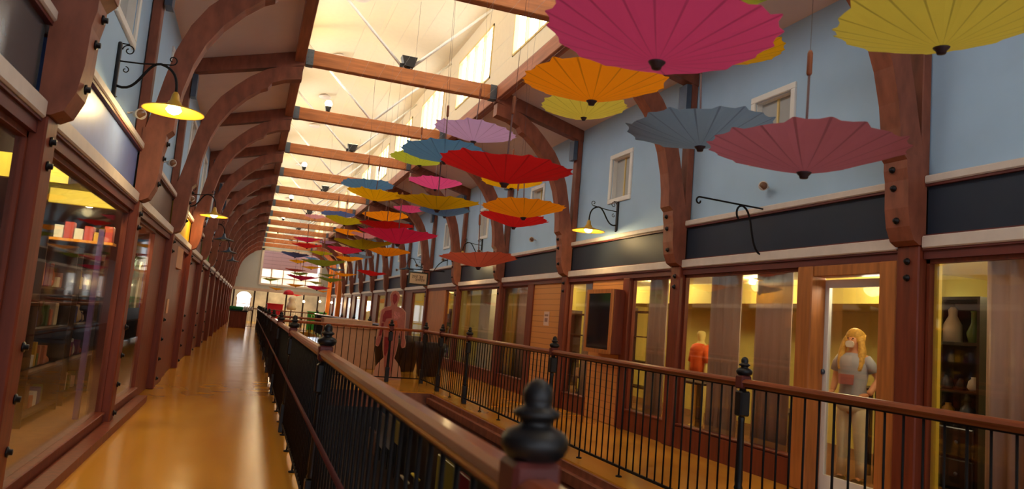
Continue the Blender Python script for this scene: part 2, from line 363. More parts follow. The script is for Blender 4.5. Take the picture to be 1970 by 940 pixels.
for s, nm in ((1, 'right'), (-1, 'left')):
    arch, corb, post, upr, raf, strap = FRAMEMESH[s]
    ys = [FY[0]-DY]+FY
    for i, y in enumerate(ys):
        if i == 0: lab = 'reddish timber arch post %s behind the camera position' % nm; 
        else: lab = 'reddish timber arch post along the %s wall, %s' % (nm, ORD[i-1])
        t = thing('timber_arch_post', (0, y, 0), lab, 'post', 'timber arch posts of the hall')
        inst('lower_post', post, t); inst('corbel', corb, t); inst('arch_brace', arch, t); inst('wall_upright', upr, t); inst('rafter', raf, t); inst('steel_strap', strap, t)
        if i <= 6:
            for (bx, bz) in ((5.765, 3.36), (5.787, 3.18), (5.80, 2.86), (5.95, 2.48), (5.95, 2.32)):
                b = inst('bolt', BOLT, t, (mx(bx, s), W/2+(.03 if bz > 3 else 0), bz)); b.rotation_euler = (0, -pi/2*s, 0)
            if s < 0:
                for k in range(4):
                    b = inst('bolt', BOLT, t, (mx(5.95, s), W-.06, 1.15-.33*k)); b.rotation_euler = (0, pi/2, 0)
# tie beams
tb = MB(); tb.box(.46, 4.16, .05, .22, 5.97, 6.25, bev=.012); TIE = tb.mesh('beam', wood_tie)
def plate_mb(x0, x1):
    b = MB(); b.box(x0, x1, .04, .23, 5.965, 6.255); 
    for zz in (6.02, 6.11, 6.2):
        for xx in (x0+.03, x1-.03): b.box(xx-.01, xx+.01, .028, .04, zz-.01, zz+.01)
    return b.mesh('steel_plate', steel)
PL1, PL2 = plate_mb(.47, .60), plate_mb(4.02, 4.15)
for i, y in enumerate([FY[0]-DY]+FY):
    t = thing('tie_beam', (0, y, 0), 'golden brown tie beam across the roof, '+(ORD[i-1] if i else 'behind the camera position'), 'beam', 'tie beams across the roof')
    inst('beam', TIE, t); inst('steel_plate', PL1, t); inst('steel_plate', PL2, t)
    rb = MB(); rb.tube([(2.28, .13, 6.25), (.50, .13, 7.95)], .028, 8); rb.build('brace_rod', white_paint, t)
    rb = MB(); rb.tube([(2.36, .13, 6.25), (4.16, .13, 8.05)], .028, 8); rb.build('brace_rod', white_paint, t)
for s, nm in ((1, 'right'), (-1, 'left')):
    b = MB(); x0, x1 = sorted((mx(4.16, s), mx(4.34, s)))
    b.box(x0, x1, YB, YE-.01, 5.98, 6.27, bev=.01)
    tag(b.build('purlin_beam', wood_purlin), 'long reddish purlin running down the %s side of the skylight' % nm, 'beam')
# flood lights and uplights on the tie beams
flood = MB(); flood.prism([(-.09, 0.04), (.09, 0.04), (.15, .24), (-.15, .24)], -.1, .1); FLB = flood.mesh('housing', iron)
yoke = MB(); yoke.box(-.03, .03, -.04, .04, 0, .05); yoke.box(-.17, -.11, -.03, .03, .02, .1); FLY = yoke.mesh('yoke', iron)
fl = MB(); fl.box(-.135, .135, -.085, .085, .24, .245); FLL = fl.mesh('lens', bulb_soft)
for i in range(0, NF):
    x = 2.36 if i % 2 == 1-1 else 1.25
    t = thing('uplight', (x, FY[i]+.13, 6.25), 'dark trapezoid floodlight standing on the tie beam '+ORD[i] if x > 2 else 'small lit uplight standing on the tie beam '+ORD[i], 'light', 'uplights on the tie beams')
    if x > 2: inst('housing', FLB, t); inst('yoke', FLY, t); inst('lens', FLL, t)
    else:
        inst('housing', FLB, t, scale=(.5, .6, .6)); b = MB(); b.lathe([(.02, .15), (.07, .16), (.09, .22), (.06, .28), (.01, .30)], n=12); b.build('bulb', bulb, t)
    L = bpy.data.lights.new('uplight_lamp', 'SPOT'); L.energy = 45 if x > 2 else 70; L.color = (1, .70, .25); L.spot_size = radians(140); L.spot_blend = .6; L.shadow_soft_size = .12
    lo = bpy.data.objects.new('uplight_lamp', L); COL.objects.link(lo); lo.parent = t; lo.location = (0, 0, .5); lo.rotation_euler = (pi, 0, 0)
dm = MB(); dm.lathe([(.02, 0), (.16, .0), (.2, .03), (.2, .06), (.1, .09), (.1, .12)], n=20); DIFF = dm.mesh('ceiling_diffuser', cream)
for i in range(0, NF-1):
    o = inst('ceiling_diffuser', DIFF, None, (1.55, FY[i]+DY*.55, 8.355)); tag(o, 'round white diffuser on the monitor ceiling, bay '+['one', 'two', 'three', 'four', 'five', 'six', 'seven', 'eight', 'nine', 'ten', 'eleven', 'twelve', 'thirteen'][i]+' from the camera', 'vent', 'round ceiling diffusers')

# ------------------------------------------------------------------ cornice, sign boards, ledges
SIGNCOL = {1: (rgb(110, 136, 200), .35), 2: (rgb(112, 96, 84), .3), 3: (rgb(238, 184, 20), .5), 4: (rgb(120, 96, 88), .5), 5: (rgb(120, 170, 60), .5), 0: (rgb(84, 86, 90), .2)}
for s, nm in ((1, 'right'), (-1, 'left')):
    lo_, up_ = MB(), MB()
    for i in range(-1, NF-1):
        ya = FY[0]+DY*i+W; yb = FY[0]+DY*(i+1)
        def bx(mb, xa, xb, z0, z1, mi=0, bev=0): mb.box(min(mx(xa, s), mx(xb, s)), max(mx(xa, s), mx(xb, s)), ya, yb, z0, z1, mi, bev)
        bx(lo_, 5.96, 6.12, 2.60, 2.72, 0, .012); bx(lo_, 5.98, 6.12, 2.58, 2.60, 1); bx(lo_, 5.99, 6.12, 2.72, 2.735, 1); bx(lo_, 6.0, 6.14, 2.50, 2.58, 1)
        bx(up_, 5.98, 6.12, 3.23, 3.31, 0, .012); bx(up_, 6.0, 6.12, 3.205, 3.23, 1)
        q = MB(); bx(q, 6.04, 6.12, 2.735, 3.205)
        k = i+1
        if s < 0 and k in SIGNCOL:
            c, rg = SIGNCOL[k]; m = mat('painted sign board %d' % k, c, rg, noise=.05, spec=.6)
            if k == 1:
                lab = 'bluish grey glossy sign board above the near left shop'
            else: lab = {0: 'grey glossy sign board at the top left corner', 2: 'brownish grey sign board beyond the left lamp', 3: 'yellow sign board on the left wall', 4: 'brown sign board beyond the yellow one', 5: 'green sign board far along the left wall'}[k]
        else: m = band_mat; lab = 'dark slate sign board between timber posts on the %s, %s' % (nm, ORD[i]) if i >= 0 else 'dark slate sign board at the %s end nearest the camera' % nm
        tag(q.build('sign_board', m), lab, 'sign', 'sign boards over the shopfronts')
    struct('trim_%d' % (10 if s > 0 else 11), lo_, [cream, wood_trimred], 'cream lower moulding under the %s sign boards' % nm)
    struct('trim_%d' % (12 if s > 0 else 13), up_, [cream, wood_trimred], 'cream ledge over the %s sign boards' % nm)
# yellow sign script stroke
# ------------------------------------------------------------------ right shopfronts
GX = 6.07
def seg_glass(y0, y1, s, lab, z0=.34, z1=2.5, m=None):
    gx = mx(GX, s); t = thing('shop_window', (gx, (y0+y1)/2, 0), lab, 'shop window'); hw = (y1-y0)/2
    g = MB(); g.box(-.005, .005, -hw+.03, hw-.03, z0, z1-.02); g.build('pane', m or glass_l, t)
    fr = MB(); 
    fr.box(-.03, .03, -hw, -hw+.035, 0, z1); fr.box(-.03, .03, hw-.035, hw, 0, z1); fr.box(-.03, .03, -hw, hw, z1-.04, z1)
    fr.build('frame', wood_post if s > 0 else wood_post, t)
    k = MB(); k.box(-.05, .05, -hw, hw, 0, z0-.03); k.box(-.07, .07, -hw, hw, z0-.03, z0, bev=.008); k.build('kick_panel', wood_post, t)
    return t
def seg_panel(y0, y1, s, name, m, lab, x0=6.02, x1=6.12, z1=2.5, cat='panel'):
    b = MB(); b.box(min(mx(x0, s), mx(x1, s)), max(mx(x0, s), mx(x1, s)), y0, y1, 0, z1, bev=.006)
    return tag(b.build(name, m), lab, cat)
Yb = lambda i: FY[0]+DY*i
# bay -1 (nearest right)
seg_glass(Yb(-1)+W, FY[0], 1, 'right-hand shop window nearest the camera, with curtain and black cabinet inside', z0=.15)
# bay 0: glass, tan mullion, white door
seg_glass(7.03, FY[1], 1, 'wide shop window with taupe curtains left of the white door')
ds = thing('door_surround', (6.04, 6.3, 0), 'tan wooden posts and head framing the white glass door', 'door frame')
b = MB(); b.box(-.07, .14, .49, .73, 0, 2.5, bev=.012); b.build('door_post', wood_tan, ds)
b = MB(); b.box(-.07, .14, FY[0]+W-6.3, -.46, 0, 2.5, bev=.012); b.build('door_post', wood_tan, ds)
b = MB(); b.box(-.05, .14, -.46, .49, 2.38, 2.5, bev=.008); b.build('door_head', wood_tan, ds)
dr = thing('door_1', (6.2, 6.38, 0), 'white framed glass door on the right', 'door'); dr['kind'] = 'structure'
d = MB(); d.box(-.02, .02, -.51, -.40, .02, 2.36); d.box(-.02, .02, .36, .46, .02, 2.36); d.box(-.02, .02, -.40, .36, 2.27, 2.36); d.box(-.02, .02, -.40, .36, .02, .2)
d.build('door_leaf', white_paint, dr); g = MB(); g.box(-.004, .004, -.40, .36, .2, 2.27); g.build('door_pane', glass_l, dr)
h = MB(); h.lathe([(.01, 0), (.03, .0), (.03, .03), (.01, .035)], n=12); hh = h.build('door_handle', steel, dr, (-.02, .41, 1.32)); hh.rotation_euler = (0, -pi/2, 0)
# bay 1: glass, wood post, siding + case, glass
seg_glass(FY[1]+W, 11.09, 1, 'shop window between the wall display case and the second right post')
seg_panel(11.09, 11.31, 1, 'corner_board', wood_post, 'reddish corner board beside the lap siding', 5.97)
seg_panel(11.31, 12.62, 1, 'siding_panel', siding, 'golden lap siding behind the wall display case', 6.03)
seg_glass(12.62, FY[2], 1, 'narrow shop window left of the wall display case')
# bay 2
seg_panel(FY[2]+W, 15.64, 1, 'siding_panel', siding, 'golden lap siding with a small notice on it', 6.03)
seg_panel(15.64, 16.0, 1, 'corner_board', wood_post, 'dark reddish board left of the siding with the notice', 6.0)
seg_glass(16.0, FY[3], 1, 'yellow-lit shop window in the third right bay')
seg_glass(FY[3]+W, FY[4], 1, 'shop window with a white column inside, fourth right bay')
# bay 4
seg_panel(23.6, 26.0, 1, 'shop_entrance_panel', wood_tan, 'tan wooden entrance panelling in the fifth right bay', 6.0)
seg_glass(FY[4]+W, 23.6, 1, 'narrow shop window beside the far tan entrance')
seg_panel(26.0, FY[5], 1, 'corner_board', wood_post, 'reddish board at the end of the fifth right bay', 6.0)
for i in range(5, NF-1):
    seg_glass(FY[i]+W, FY[i]+W+2.4, 1, 'far right shop window between timber posts, '+ORD[i])
    seg_panel(FY[i]+W+2.4, FY[i+1], 1, 'corner_board', wood_post, 'reddish boarding beside far right shop window, '+ORD[i], 6.0)
# notice and display case
n = MB(); n.box(6.018, 6.028, 14.64, 14.92, 1.60, 1.90); n.box(6.015, 6.018, 14.68, 14.88, 1.80, 1.84, 1); n.box(6.015, 6.018, 14.70, 14.86, 1.68, 1.76, 1)
tag(n.build('wall_notice', [mat('pinkish notice paper', rgb(216, 180, 160), .7), mat('notice print', rgb(150, 112, 100), .7)]), 'small pinkish notice on the golden siding', 'notice')
t = thing('display_case', (5.90, 11.72, 1.1), 'wall-mounted wooden display case with dark glass front', 'display case')
c = MB(); c.box(-.13, .12, -.50, .50, .10, 1.20, bev=.01); c.build('case_body', wood_post, t)
c = MB()
for b in ((-.5, .5, .10, .17), (-.5, .5, 1.13, 1.20), (-.5, -.43, .17, 1.13), (.43, .5, .17, 1.13)): c.box(-.16, -.13, *b)
c.build('case_frame', wood_tan, t); c = MB(); c.box(-.145, -.135, -.43, .43, .17, 1.13); c.build('glass_front', mat('dark display glass', rgb(20, 26, 32), .08, spec=.8), t)

# ------------------------------------------------------------------ right shop interiors
bk = MB(); bk.box(9.6, 9.7, YB, YE, 0, 2.9); struct('wall_shop_right', bk, yellow_wall, 'yellow back wall of the right-hand shops')
ce = MB(); ce.box(6.14, 9.6, YB, YE, 2.62, 2.70); struct('ceiling', ce, mat('cream shop ceiling', rgb(226, 206, 150), .7), 'cream ceiling inside the right-hand shops')
for k, (y, nm) in enumerate(((17.4, 'c'), (23.2, 'd'), (30.6, 'e'), (43., 'f'))):
    pw = MB(); pw.box(6.2, 9.6, y, y+.12, 0, 2.62); struct('wall_partition_%d' % (k+1), pw, yellow_wall, 'yellow partition wall inside the right-hand shops')
so = MB(); so.box(8.0, 9.6, 6.9, 15.9, 2.25, 2.62); struct('ceiling', so, yellow_wall, 'dropped yellow soffit inside the right-hand shop')
def curtain(y0, y1, x, lab, z0=.25, z1=2.5, m=None):
    b = MB(); n = int((y1-y0)/.03); th = .008; amp = .035
    pts = [(x+amp*sin(k*1.15)+.012*sin(k*.37), y0+(y1-y0)*k/n) for k in range(n+1)]
    vs = []; fs = []
    for dx in (0, th):
        for z in (z0, z1): vs += [(p[0]+dx, p[1], z) for p in pts]
    N = n+1
    for k in range(n):
        fs += [(k, k+1, N+k+1, N+k), (2*N+k, 3*N+k, 3*N+k+1, 2*N+k+1), (k, 2*N+k, 2*N+k+1, k+1), (N+k, N+k+1, 3*N+k+1, 3*N+k)]
    fs += [(0, N, 3*N, 2*N), (n, 2*N+n, 3*N+n, N+n)]
    b.add(vs, fs, 0, True)
    return tag(b.build('curtain', m or curtain_mat), lab, 'curtain')
def ypx(px, X, py=560): return at_x(px, py, X).y
def curt(p0, p1, lab, X=6.2, m=None): curtain(ypx(p1, X), ypx(p0, X), X, lab, m=m)
cyl = mat('cream yellow curtain', rgb(224, 186, 90), .8)
curt(1366, 1426, 'taupe curtain panel in the middle of the window left of the white door')
curt(1455, 1524, 'taupe curtain panel right beside the tan post of the white door')
curt(1896, 2100, 'taupe curtain at the right edge of the picture')
curt(1253, 1284, 'taupe curtain behind the second right post')
curt(1129, 1144, 'taupe curtain behind the narrow window left of the display case')
curt(972, 995, 'wide cream yellow curtain in the third right bay', m=cyl)
curt(1021, 1030, 'slim cream yellow curtain in the third right bay', m=cyl)
curt(997, 1019, 'taupe sheet standing in for a glass reflection between two cream yellow curtains', X=6.3)  # no curtain: a reflection in the glass, made as a taupe sheet
curt(900, 907, 'slim cream yellow curtain in the fourth right bay', m=cyl)
cb = MB(); cb.box(6.5, 6.7, ypx(946, 6.5), ypx(926, 6.5), 0, 2.6); tag(cb.build('shop_column', canvas_white), 'white column inside the fourth right shop', 'column')
bn = MB(); bn.box(6.15, 6.19, 23.7, 25.6, 1.75, 2.45); tag(bn.build('hanging_banner', mat('yellow banner', rgb(236, 196, 20), .6)), 'yellow fabric hanging in the fifth right shop window', 'banner')
# black cabinet with things
t = thing('black_cabinet', (6.84, 5.56, 0), 'tall black open shelf cabinet inside the nearest right shop', 'cabinet')
c = MB()
c.box(-.22, .22, -.32, -.29, 0, 2.2); c.box(-.22, .22, .29, .32, 0, 2.2); c.box(.19, .22, -.29, .29, 0, 2.2); 
c.build('carcass', black_mat, t)
for z in (.0, .95, 1.25, 1.72, 2.17):
    c = MB(); c.box(-.22, .19, -.29, .29, z, z+.03); c.build('shelf', black_mat, t)
for z in (.05, .35, .65):
    c = MB(); c.box(-.24, -.20, -.28, .28, z, z+.27, bev=.01); dd = c.build('drawer', black_mat, t)
    for yy in (-.12, .12):
        c = MB(); c.lathe([(.004, 0), (.012, .005), (.02, .02), (.012, .03)], n=10); k = c.build('knob', steel, dd, (-.24, yy, z+.135)); k.rotation_euler = (0, -pi/2, 0)
t = MB(); t.lathe([(.09, 0), (.085, .18), (.04, .27), (.045, .33), (.02, .36)], n=16); tag(t.build('ceramic_jug', canvas_white, None, (6.80, 5.68, 1.75)), 'cream jug on the top shelf of the black cabinet', 'jug')
t = MB(); t.lathe([(.05, 0), (.07, .1), (.03, .2), (.03, .30), (.04, .32)], n=16); tag(t.build('glass_bottle', mat('green bottle glass', rgb(90, 120, 70), .2), None, (6.80, 5.44, 1.75)), 'green bottle on the top shelf of the black cabinet', 'bottle')
for k, (yy, zz, r) in enumerate(((5.9, 1.28, .06), (5.74, 1.28, .05), (5.6, 1.28, .06), (5.88, .98, .07), (5.66, .98, .08))):
    t = MB(); t.lathe([(r*.6, 0), (r, r*.6), (r*.8, r*1.6), (r*.4, r*2), (r*.45, r*2.3)], n=12); tag(t.build('ornament', [steel, dark_brown, canvas_white, shade_brass, steel][k], None, (6.78, yy-.18, zz)), ['silver', 'brown', 'white', 'brass', 'low silver'][k]+' ornament on a middle shelf of the black cabinet', 'ornament')
w = thing('window_91', (8.4, ypx(1886, 8.4, 660), 1.55), 'bright paned window beyond the black cabinet', 'window'); w['kind'] = 'structure'
b = MB(); b.box(-.09, .09, 0, .012, 0, .75); b.build('window_pane', mat('bright window glass', (1, 1, 1, 1), emit=1.6, emitcol=(.72, 1, .93, 1)), w)
b = MB()
for z in (0, .24, .5, .74): b.box(-.09, .09, -.015, 0, z, z+.012)
for x in (-.09, .0, .08): b.box(x, x+.01, -.015, 0, 0, .75)
b.build('muntins', wood_tan, w)
# mannequin with orange top (skin modifier figure)
def skin_obj(name, pts, edges, m, parent, sub=2):
    me = bpy.data.meshes.new(name); me.from_pydata([p[:3] for p in pts], edges, [])
    o = bpy.data.objects.new(name, me); COL.objects.link(o); o.parent = parent
    me.materials.append(m)
    bpy.context.view_layer.objects.active = o
    md = o.modifiers.new('skin', 'SKIN'); md.use_smooth_shade = True
    for i, p in enumerate(pts):
        r = p[3]; me.skin_vertices[0].data[i].radius = (r if isinstance(r, tuple) else (r, r))
    me.skin_vertices[0].data[0].use_root = True
    sb = o.modifiers.new('sub', 'SUBSURF'); sb.levels = sub; sb.render_levels = sub
    me.update()
    return o
skin_tone = mat('skin', rgb(214, 150, 112), .55)
t = thing('mannequin', (7.6, 11.33, .0), 'mannequin in an orange top and pale trousers inside the right shop', 'mannequin')
P = [(0, 0, .95, .13), (0, 0, 1.12, .11), (0, 0, 1.32, .14), (0, 0, 1.46, .09), (0, 0, 1.54, .05), (0, 0, 1.64, .085), (0, 0, 1.74, .08),
     (0, .17, 1.44, .055), (-.02, .23, 1.18, .045), (-.05, .24, .94, .035), (0, -.17, 1.44, .055), (-.02, -.23, 1.18, .045), (-.05, -.24, .94, .035),
     (0, .09, .86, .10), (0, .10, .48, .07), (0, .10, .08, .045), (-.12, .10, .04, .035), (0, -.09, .86, .10), (0, -.10, .48, .07), (0, -.10, .08, .045), (-.12, -.10, .04, .035)]
EDG = [(0, 1), (1, 2), (2, 3), (3, 4), (4, 5), (5, 6), (3, 7), (7, 8), (8, 9), (3, 10), (10, 11), (11, 12), (0, 13), (13, 14), (14, 15), (15, 16), (0, 17), (17, 18), (18, 19), (19, 20)]
skin_obj('body', P, EDG, mat('mannequin cream', rgb(226, 206, 130), .5), t)
b = MB(); b.lathe([(.20, .98), (.185, 1.1), (.19, 1.25), (.21, 1.40), (.15, 1.49), (.08, 1.51)], n=20)
o = b.build('orange_top', mat('orange knit', rgb(224, 96, 40), .8), t); o.scale = (.8, 1.05, 1)
for s_ in (1, -1):
    b = MB(); b.tube([(0, .15*s_, 1.45), (-.01, .21*s_, 1.33), (-.02, .245*s_, 1.17)], [.075, .068, .06], 12); b.build('sleeve', bpy.data.materials['orange knit'], t)

# shop furniture behind glass (right)
def table(x, y, lab, w=.7, d=.5, h=.8, m=dark_brown):
    t = thing('display_table', (x, y, 0), lab, 'table')
    b = MB(); b.box(-d/2, d/2, -w/2, w/2, h-.04, h, bev=.008); b.build('table_top', m, t)
    for a in (-1, 1):
        for c_ in (-1, 1):
            b = MB(); b.box(a*(d/2-.03)-.02, a*(d/2-.03)+.02, c_*(w/2-.03)-.02, c_*(w/2-.03)+.02, 0, h-.04); b.build('leg', m, t)
    return t
table(7.6, 7.45, 'black table behind the person in the doorway', .6, .5, 1.15, black_mat)
table(7.0, 10.4, 'dark table behind the window right of the display case', .8, .5, .9)
table(7.2, 8.6, 'dark table behind the middle curtain', .8, .5, .7)
def rack(x, y, lab, w=1.0, h=2.0, cols=None, n=24):
    """shop shelf unit facing the walkway with goods standing on it"""
    t = thing('shelf_unit', (x, y, 0), lab, 'shelf unit')
    b = MB(); b.box(-.18, .18, -w/2, -w/2+.03, 0, h); b.build('side_panel', dark_brown, t)
    b = MB(); b.box(-.18, .18, w/2-.03, w/2, 0, h); b.build('side_panel', dark_brown, t)
    zs = [.12+k*(h-.2)/4 for k in range(5)]
    for z in zs:
        b = MB(); b.box(-.18, .18, -w/2+.03, w/2-.03, z-.025, z); b.build('shelf', dark_brown, t)
    return zs
GOODS = [mat('goods colour %d' % k, c, .5) for k, c in enumerate([rgb(190, 60, 50), rgb(220, 200, 170), rgb(70, 80, 140), rgb(214, 170, 60), rgb(80, 110, 60), rgb(230, 230, 224), rgb(120, 60, 110), rgb(90, 60, 40), rgb(200, 120, 90)])]
bx_ = MB(); bx_.box(-.5, .5, -.5, .5, 0, 1, bev=.04)
GBOX = [bx_.mesh('boxed_good', m) for m in GOODS]
vs_ = MB(); vs_.lathe([(.3, 0), (.5, .2), (.45, .5), (.22, .75), (.25, .95), (.2, 1)], n=10)
GVASE = [vs_.mesh('vase_good', m) for m in GOODS]
def fill(x, y, w, zs, lab, grp, hmax, n=5, d=.2):
    for z in zs:
        yy = y-w/2+.05
        while yy < y+w/2-.1:
            ww = rnd.uniform(.07, .16); hh = min(hmax, rnd.uniform(.12, .3))
            k = rnd.randrange(len(GOODS)); vase = rnd.random() < .4
            o = inst('vase' if vase else 'boxed_item', (GVASE if vase else GBOX)[k], None, (x, yy+ww/2, z), 0, (min(d, ww), ww, hh))
            tag(o, ('small vase ' if vase else 'small boxed item ')+lab, 'vase' if vase else 'box', grp)
            yy += ww+rnd.uniform(.01, .08)
zs = rack(6.95, 14.75, 'dark shelf unit behind the narrow window left of the display case', 1.3)
fill(6.95, 14.75, 1.2, zs[:2], 'on the dark shelf unit behind the narrow right window', 'goods behind the narrow right window', .3)
zs = rack(7.2, 12.75, 'dark shelf unit behind the window right of the display case', 1.1, 2.1)
# far-right shops: shelf units
for k, yy in enumerate((18.9, 21.2, 24.6, 28.5, 33.)):
    zs = rack(7.6, yy, 'dark shelf unit inside far right shop, %s from the camera' % ['first', 'second', 'third', 'fourth', 'fifth'][k], 1.4)
    if k < 4: fill(7.6, yy, 1.3, zs[:-1], 'on the shelf unit inside a far right shop', 'goods inside the far right shops', .3)

# person in doorway -------------------------------------------------
t = thing('person', (6.98, 7.17, 0), 'person with long blonde hair, grey top and pale trousers behind the white glass door', 'person', rotz=0)
t.rotation_euler = (0, 0, radians(16))
P = [(0, 0, .98, (.09, .12)), (.0, 0, 1.14, (.085, .105)), (0, 0, 1.34, (.095, .135)), (0, 0, 1.50, (.065, .11)), (0, 0, 1.58, .05), (-.01, 0, 1.68, (.085, .075)), (-.005, 0, 1.77, (.09, .08)),
     (0, .17, 1.49, .058), (.05, .25, 1.25, .045), (-.10, .20, 1.08, .036), (0, -.17, 1.49, .058), (.06, -.29, 1.27, .045), (-.10, -.25, 1.08, .036),
     (0, .09, .88, .075), (-.01, .10, .50, .05), (0, .10, .10, .036), (-.12, .11, .05, .03), (0, -.09, .88, .075), (-.02, -.11, .50, .05), (0, -.12, .10, .036), (-.12, -.13, .05, .03)]
skin_obj('body', P, EDG, skin_tone, t)
# hands: palm + five fingers each
for s_ in (1, -1):
    bx0, by0, bz0 = -.10, (.20 if s_ > 0 else -.25), 1.08
    HP = [(bx0, by0, bz0, .026), (bx0-.05, by0-.01*s_, bz0-.01, .032), (bx0-.09, by0-.01*s_, bz0-.015, .034)]
    HE = [(0, 1), (1, 2)]
    for q in range(4):
        o_ = (q-1.5)*.019; L = [.060, .072, .068, .052][q]; i0 = len(HP)
        HP += [(bx0-.115, by0-.01*s_+o_, bz0-.018, .010), (bx0-.115-L*.6, by0-.01*s_+o_, bz0-.026, .009), (bx0-.115-L, by0-.01*s_+o_, bz0-.05, .008)]
        HE += [(2, i0), (i0, i0+1), (i0+1, i0+2)]
    i0 = len(HP); HP += [(bx0-.06, by0-.045*s_, bz0, .012), (bx0-.10, by0-.06*s_, bz0-.01, .010)]; HE += [(1, i0), (i0, i0+1)]
    skin_obj('hand', HP, HE, skin_tone, t, 1)
# face: nose, eyes, mouth covered by a white mask, ears
b = MB(); b.lathe([(.002, -.03), (.012, -.025), (.008, .02), (.001, .03)], n=8); o = b.build('nose', skin_tone, t, (-.098, 0, 1.70))
for s_ in (1, -1):
    b = MB(); b.lathe([(.001, -.008), (.010, -.004), (.010, .004), (.001, .008)], n=10); b.build('eye', iron, t, (-.088, .032*s_, 1.735))
    b = MB(); b.lathe([(.004, -.028), (.014, -.01), (.014, .012), (.004, .028)], n=8); b.build('ear', skin_tone, t, (-.005, .082*s_, 1.71))
b = MB(); b.prism([(-.035, 1.625), (.035, 1.625), (.05, 1.66), (.045, 1.69), (.02, 1.705), (-.02, 1.705), (-.045, 1.69), (-.05, 1.66)], -.112, -.085, axis='x'); b.build('face_mask', canvas_white, t)
hair = mat('curly blonde hair', rgb(206, 160, 70), .6, noise=.35, scale=40, bump=.6)
HP = [(.015, 0, 1.80, (.085, .10)), (.055, .0, 1.74, (.085, .12)), (.07, .0, 1.60, (.06, .13)), (.07, 0, 1.46, (.045, .14)), (.06, 0, 1.34, (.03, .11)),
      (-.02, .10, 1.70, .04), (-.035, .125, 1.58, .05), (-.06, .13, 1.45, .045), (-.09, .12, 1.34, .025), (-.02, -.10, 1.70, .04), (-.035, -.125, 1.58, .05), (-.06, -.13, 1.45, .045), (-.09, -.12, 1.34, .025), (.0, 0, 1.87, .045)]
HE = [(0, 1), (1, 2), (2, 3), (3, 4), (0, 5), (5, 6), (6, 7), (7, 8), (0, 9), (9, 10), (10, 11), (11, 12), (0, 13)]
skin_obj('hair', HP, HE, hair, t)
tee = mat('grey jersey', rgb(164, 168, 182), .8, noise=.05)
b = MB(); prof = [(.185, .97), (.165, 1.07), (.155, 1.17), (.18, 1.32), (.19, 1.42), (.175, 1.50), (.10, 1.555), (.07, 1.565)]
b.lathe(prof, n=24); o = b.build('grey_top', tee, t); o.scale = (.72, 1.02, 1)
for s_ in (1, -1):
    b = MB(); b.tube([(0, .15*s_, 1.50), (.01, .21*s_, 1.43), (.025, .245*s_, 1.34)], [.062, .062, .058], 12); b.build('sleeve', tee, t)
b = MB(); b.prism([(-.09, 1.18), (.09, 1.18), (.10, 1.3), (-.10, 1.3)], -.162, -.15, axis='x'); b.build('shirt_print', mat('faded red print', rgb(176, 110, 110), .8), t)
jean = mat('pale denim', rgb(236, 226, 200), .8, noise=.06)
b = MB(); b.lathe([(.15, .86), (.182, .91), (.18, .98), (.165, 1.03)], n=20); o = b.build('trousers_waist', jean, t); o.scale = (.78, 1.04, 1)
for s_ in (1, -1):
    yk = .10 if s_ > 0 else -.115
    b = MB(); b.tube([(0, .09*s_, .95), (0, .10*s_, .80), (-.012, yk, .50), (0, yk*1.1, .28), (0, yk*1.15, .10)], [.088, .092, .068, .06, .058], 14); b.build('trouser_leg', jean, t)
    b = MB(); b.tube([(.05, yk, .045), (-.02, yk, .05), (-.12, yk, .045), (-.19, yk, .035)], [.035, .052, .05, .028], 10); b.build('shoe', black_mat, t)

# ------------------------------------------------------------------ left shopfronts
seg_glass(Yb(-1)+W, FY[0], -1, 'left shop window nearest the camera', z0=.2)
seg_glass(FY[0]+W, FY[1], -1, 'large left shop window with shelves of goods behind', z0=.2)
seg_glass(FY[1]+W, 12.1, -1, 'second left shop window with hanging garments behind', z0=.2)
seg_panel(12.1, FY[2], -1, 'wood_panel', wood_post, 'reddish wood panel before the third left post', 6.06)
# door recess with tan door at bay 2
seg_panel(FY[2]+W, 15.1, -1, 'door_post', wood_post, 'reddish door post in the third left bay', 5.98, cat='post')
d = thing('door_2', (mx(6.06, -1), 15.7, 0), 'reddish wooden door in the third left bay', 'door'); d['kind'] = 'structure'
b = MB(); b.box(-.03, .03, -.6, .6, 0, 2.1, bev=.01); b.box(.03, .05, -.45, .45, .3, 1.0); b.box(.03, .05, -.45, .45, 1.15, 1.95); b.build('door_leaf', wood_post, d)
b = MB(); b.box(-.02, .08, -.6, .6, 2.1, 2.5); b.build('door_head', wood_tan, d)
seg_panel(16.3, FY[3], -1, 'wood_panel', wood_post, 'reddish wood panel after the left door', 6.07)
n = MB(); n.box(mx(5.97, -1), mx(5.96, -1), 14.2, 14.5, 1.25, 1.5); tag(n.build('wall_plate', mat('tan switch plate', rgb(196, 140, 96), .5)), 'tan plate on the post beside the left door', 'plate')
for i in range(3, NF-1):
    seg_panel(FY[i]+W, FY[i+1], -1, 'wood_panel', wood_post, 'reddish shop panelling on the left wall, '+ORD[i], 6.09)
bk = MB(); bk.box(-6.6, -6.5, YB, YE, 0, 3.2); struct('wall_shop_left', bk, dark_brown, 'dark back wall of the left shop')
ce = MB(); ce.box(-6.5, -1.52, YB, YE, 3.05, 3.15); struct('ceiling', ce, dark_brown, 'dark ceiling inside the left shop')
k = MB(); k.box(mx(6.0, -1), mx(5.86, -1), YB, 12.1, 0, .09); struct('baseboard_left', k, wood_post, 'reddish kerb along the left shopfront')
k = MB(); k.box(5.98, 6.03, 7.04, FY[1], 0, .3)
struct('baseboard_right', k, wood_post, 'reddish baseboard along the right shopfront')
gm = {0: 'near', 1: 'middle'}
LG = 'goods on the shelves of the left shop'
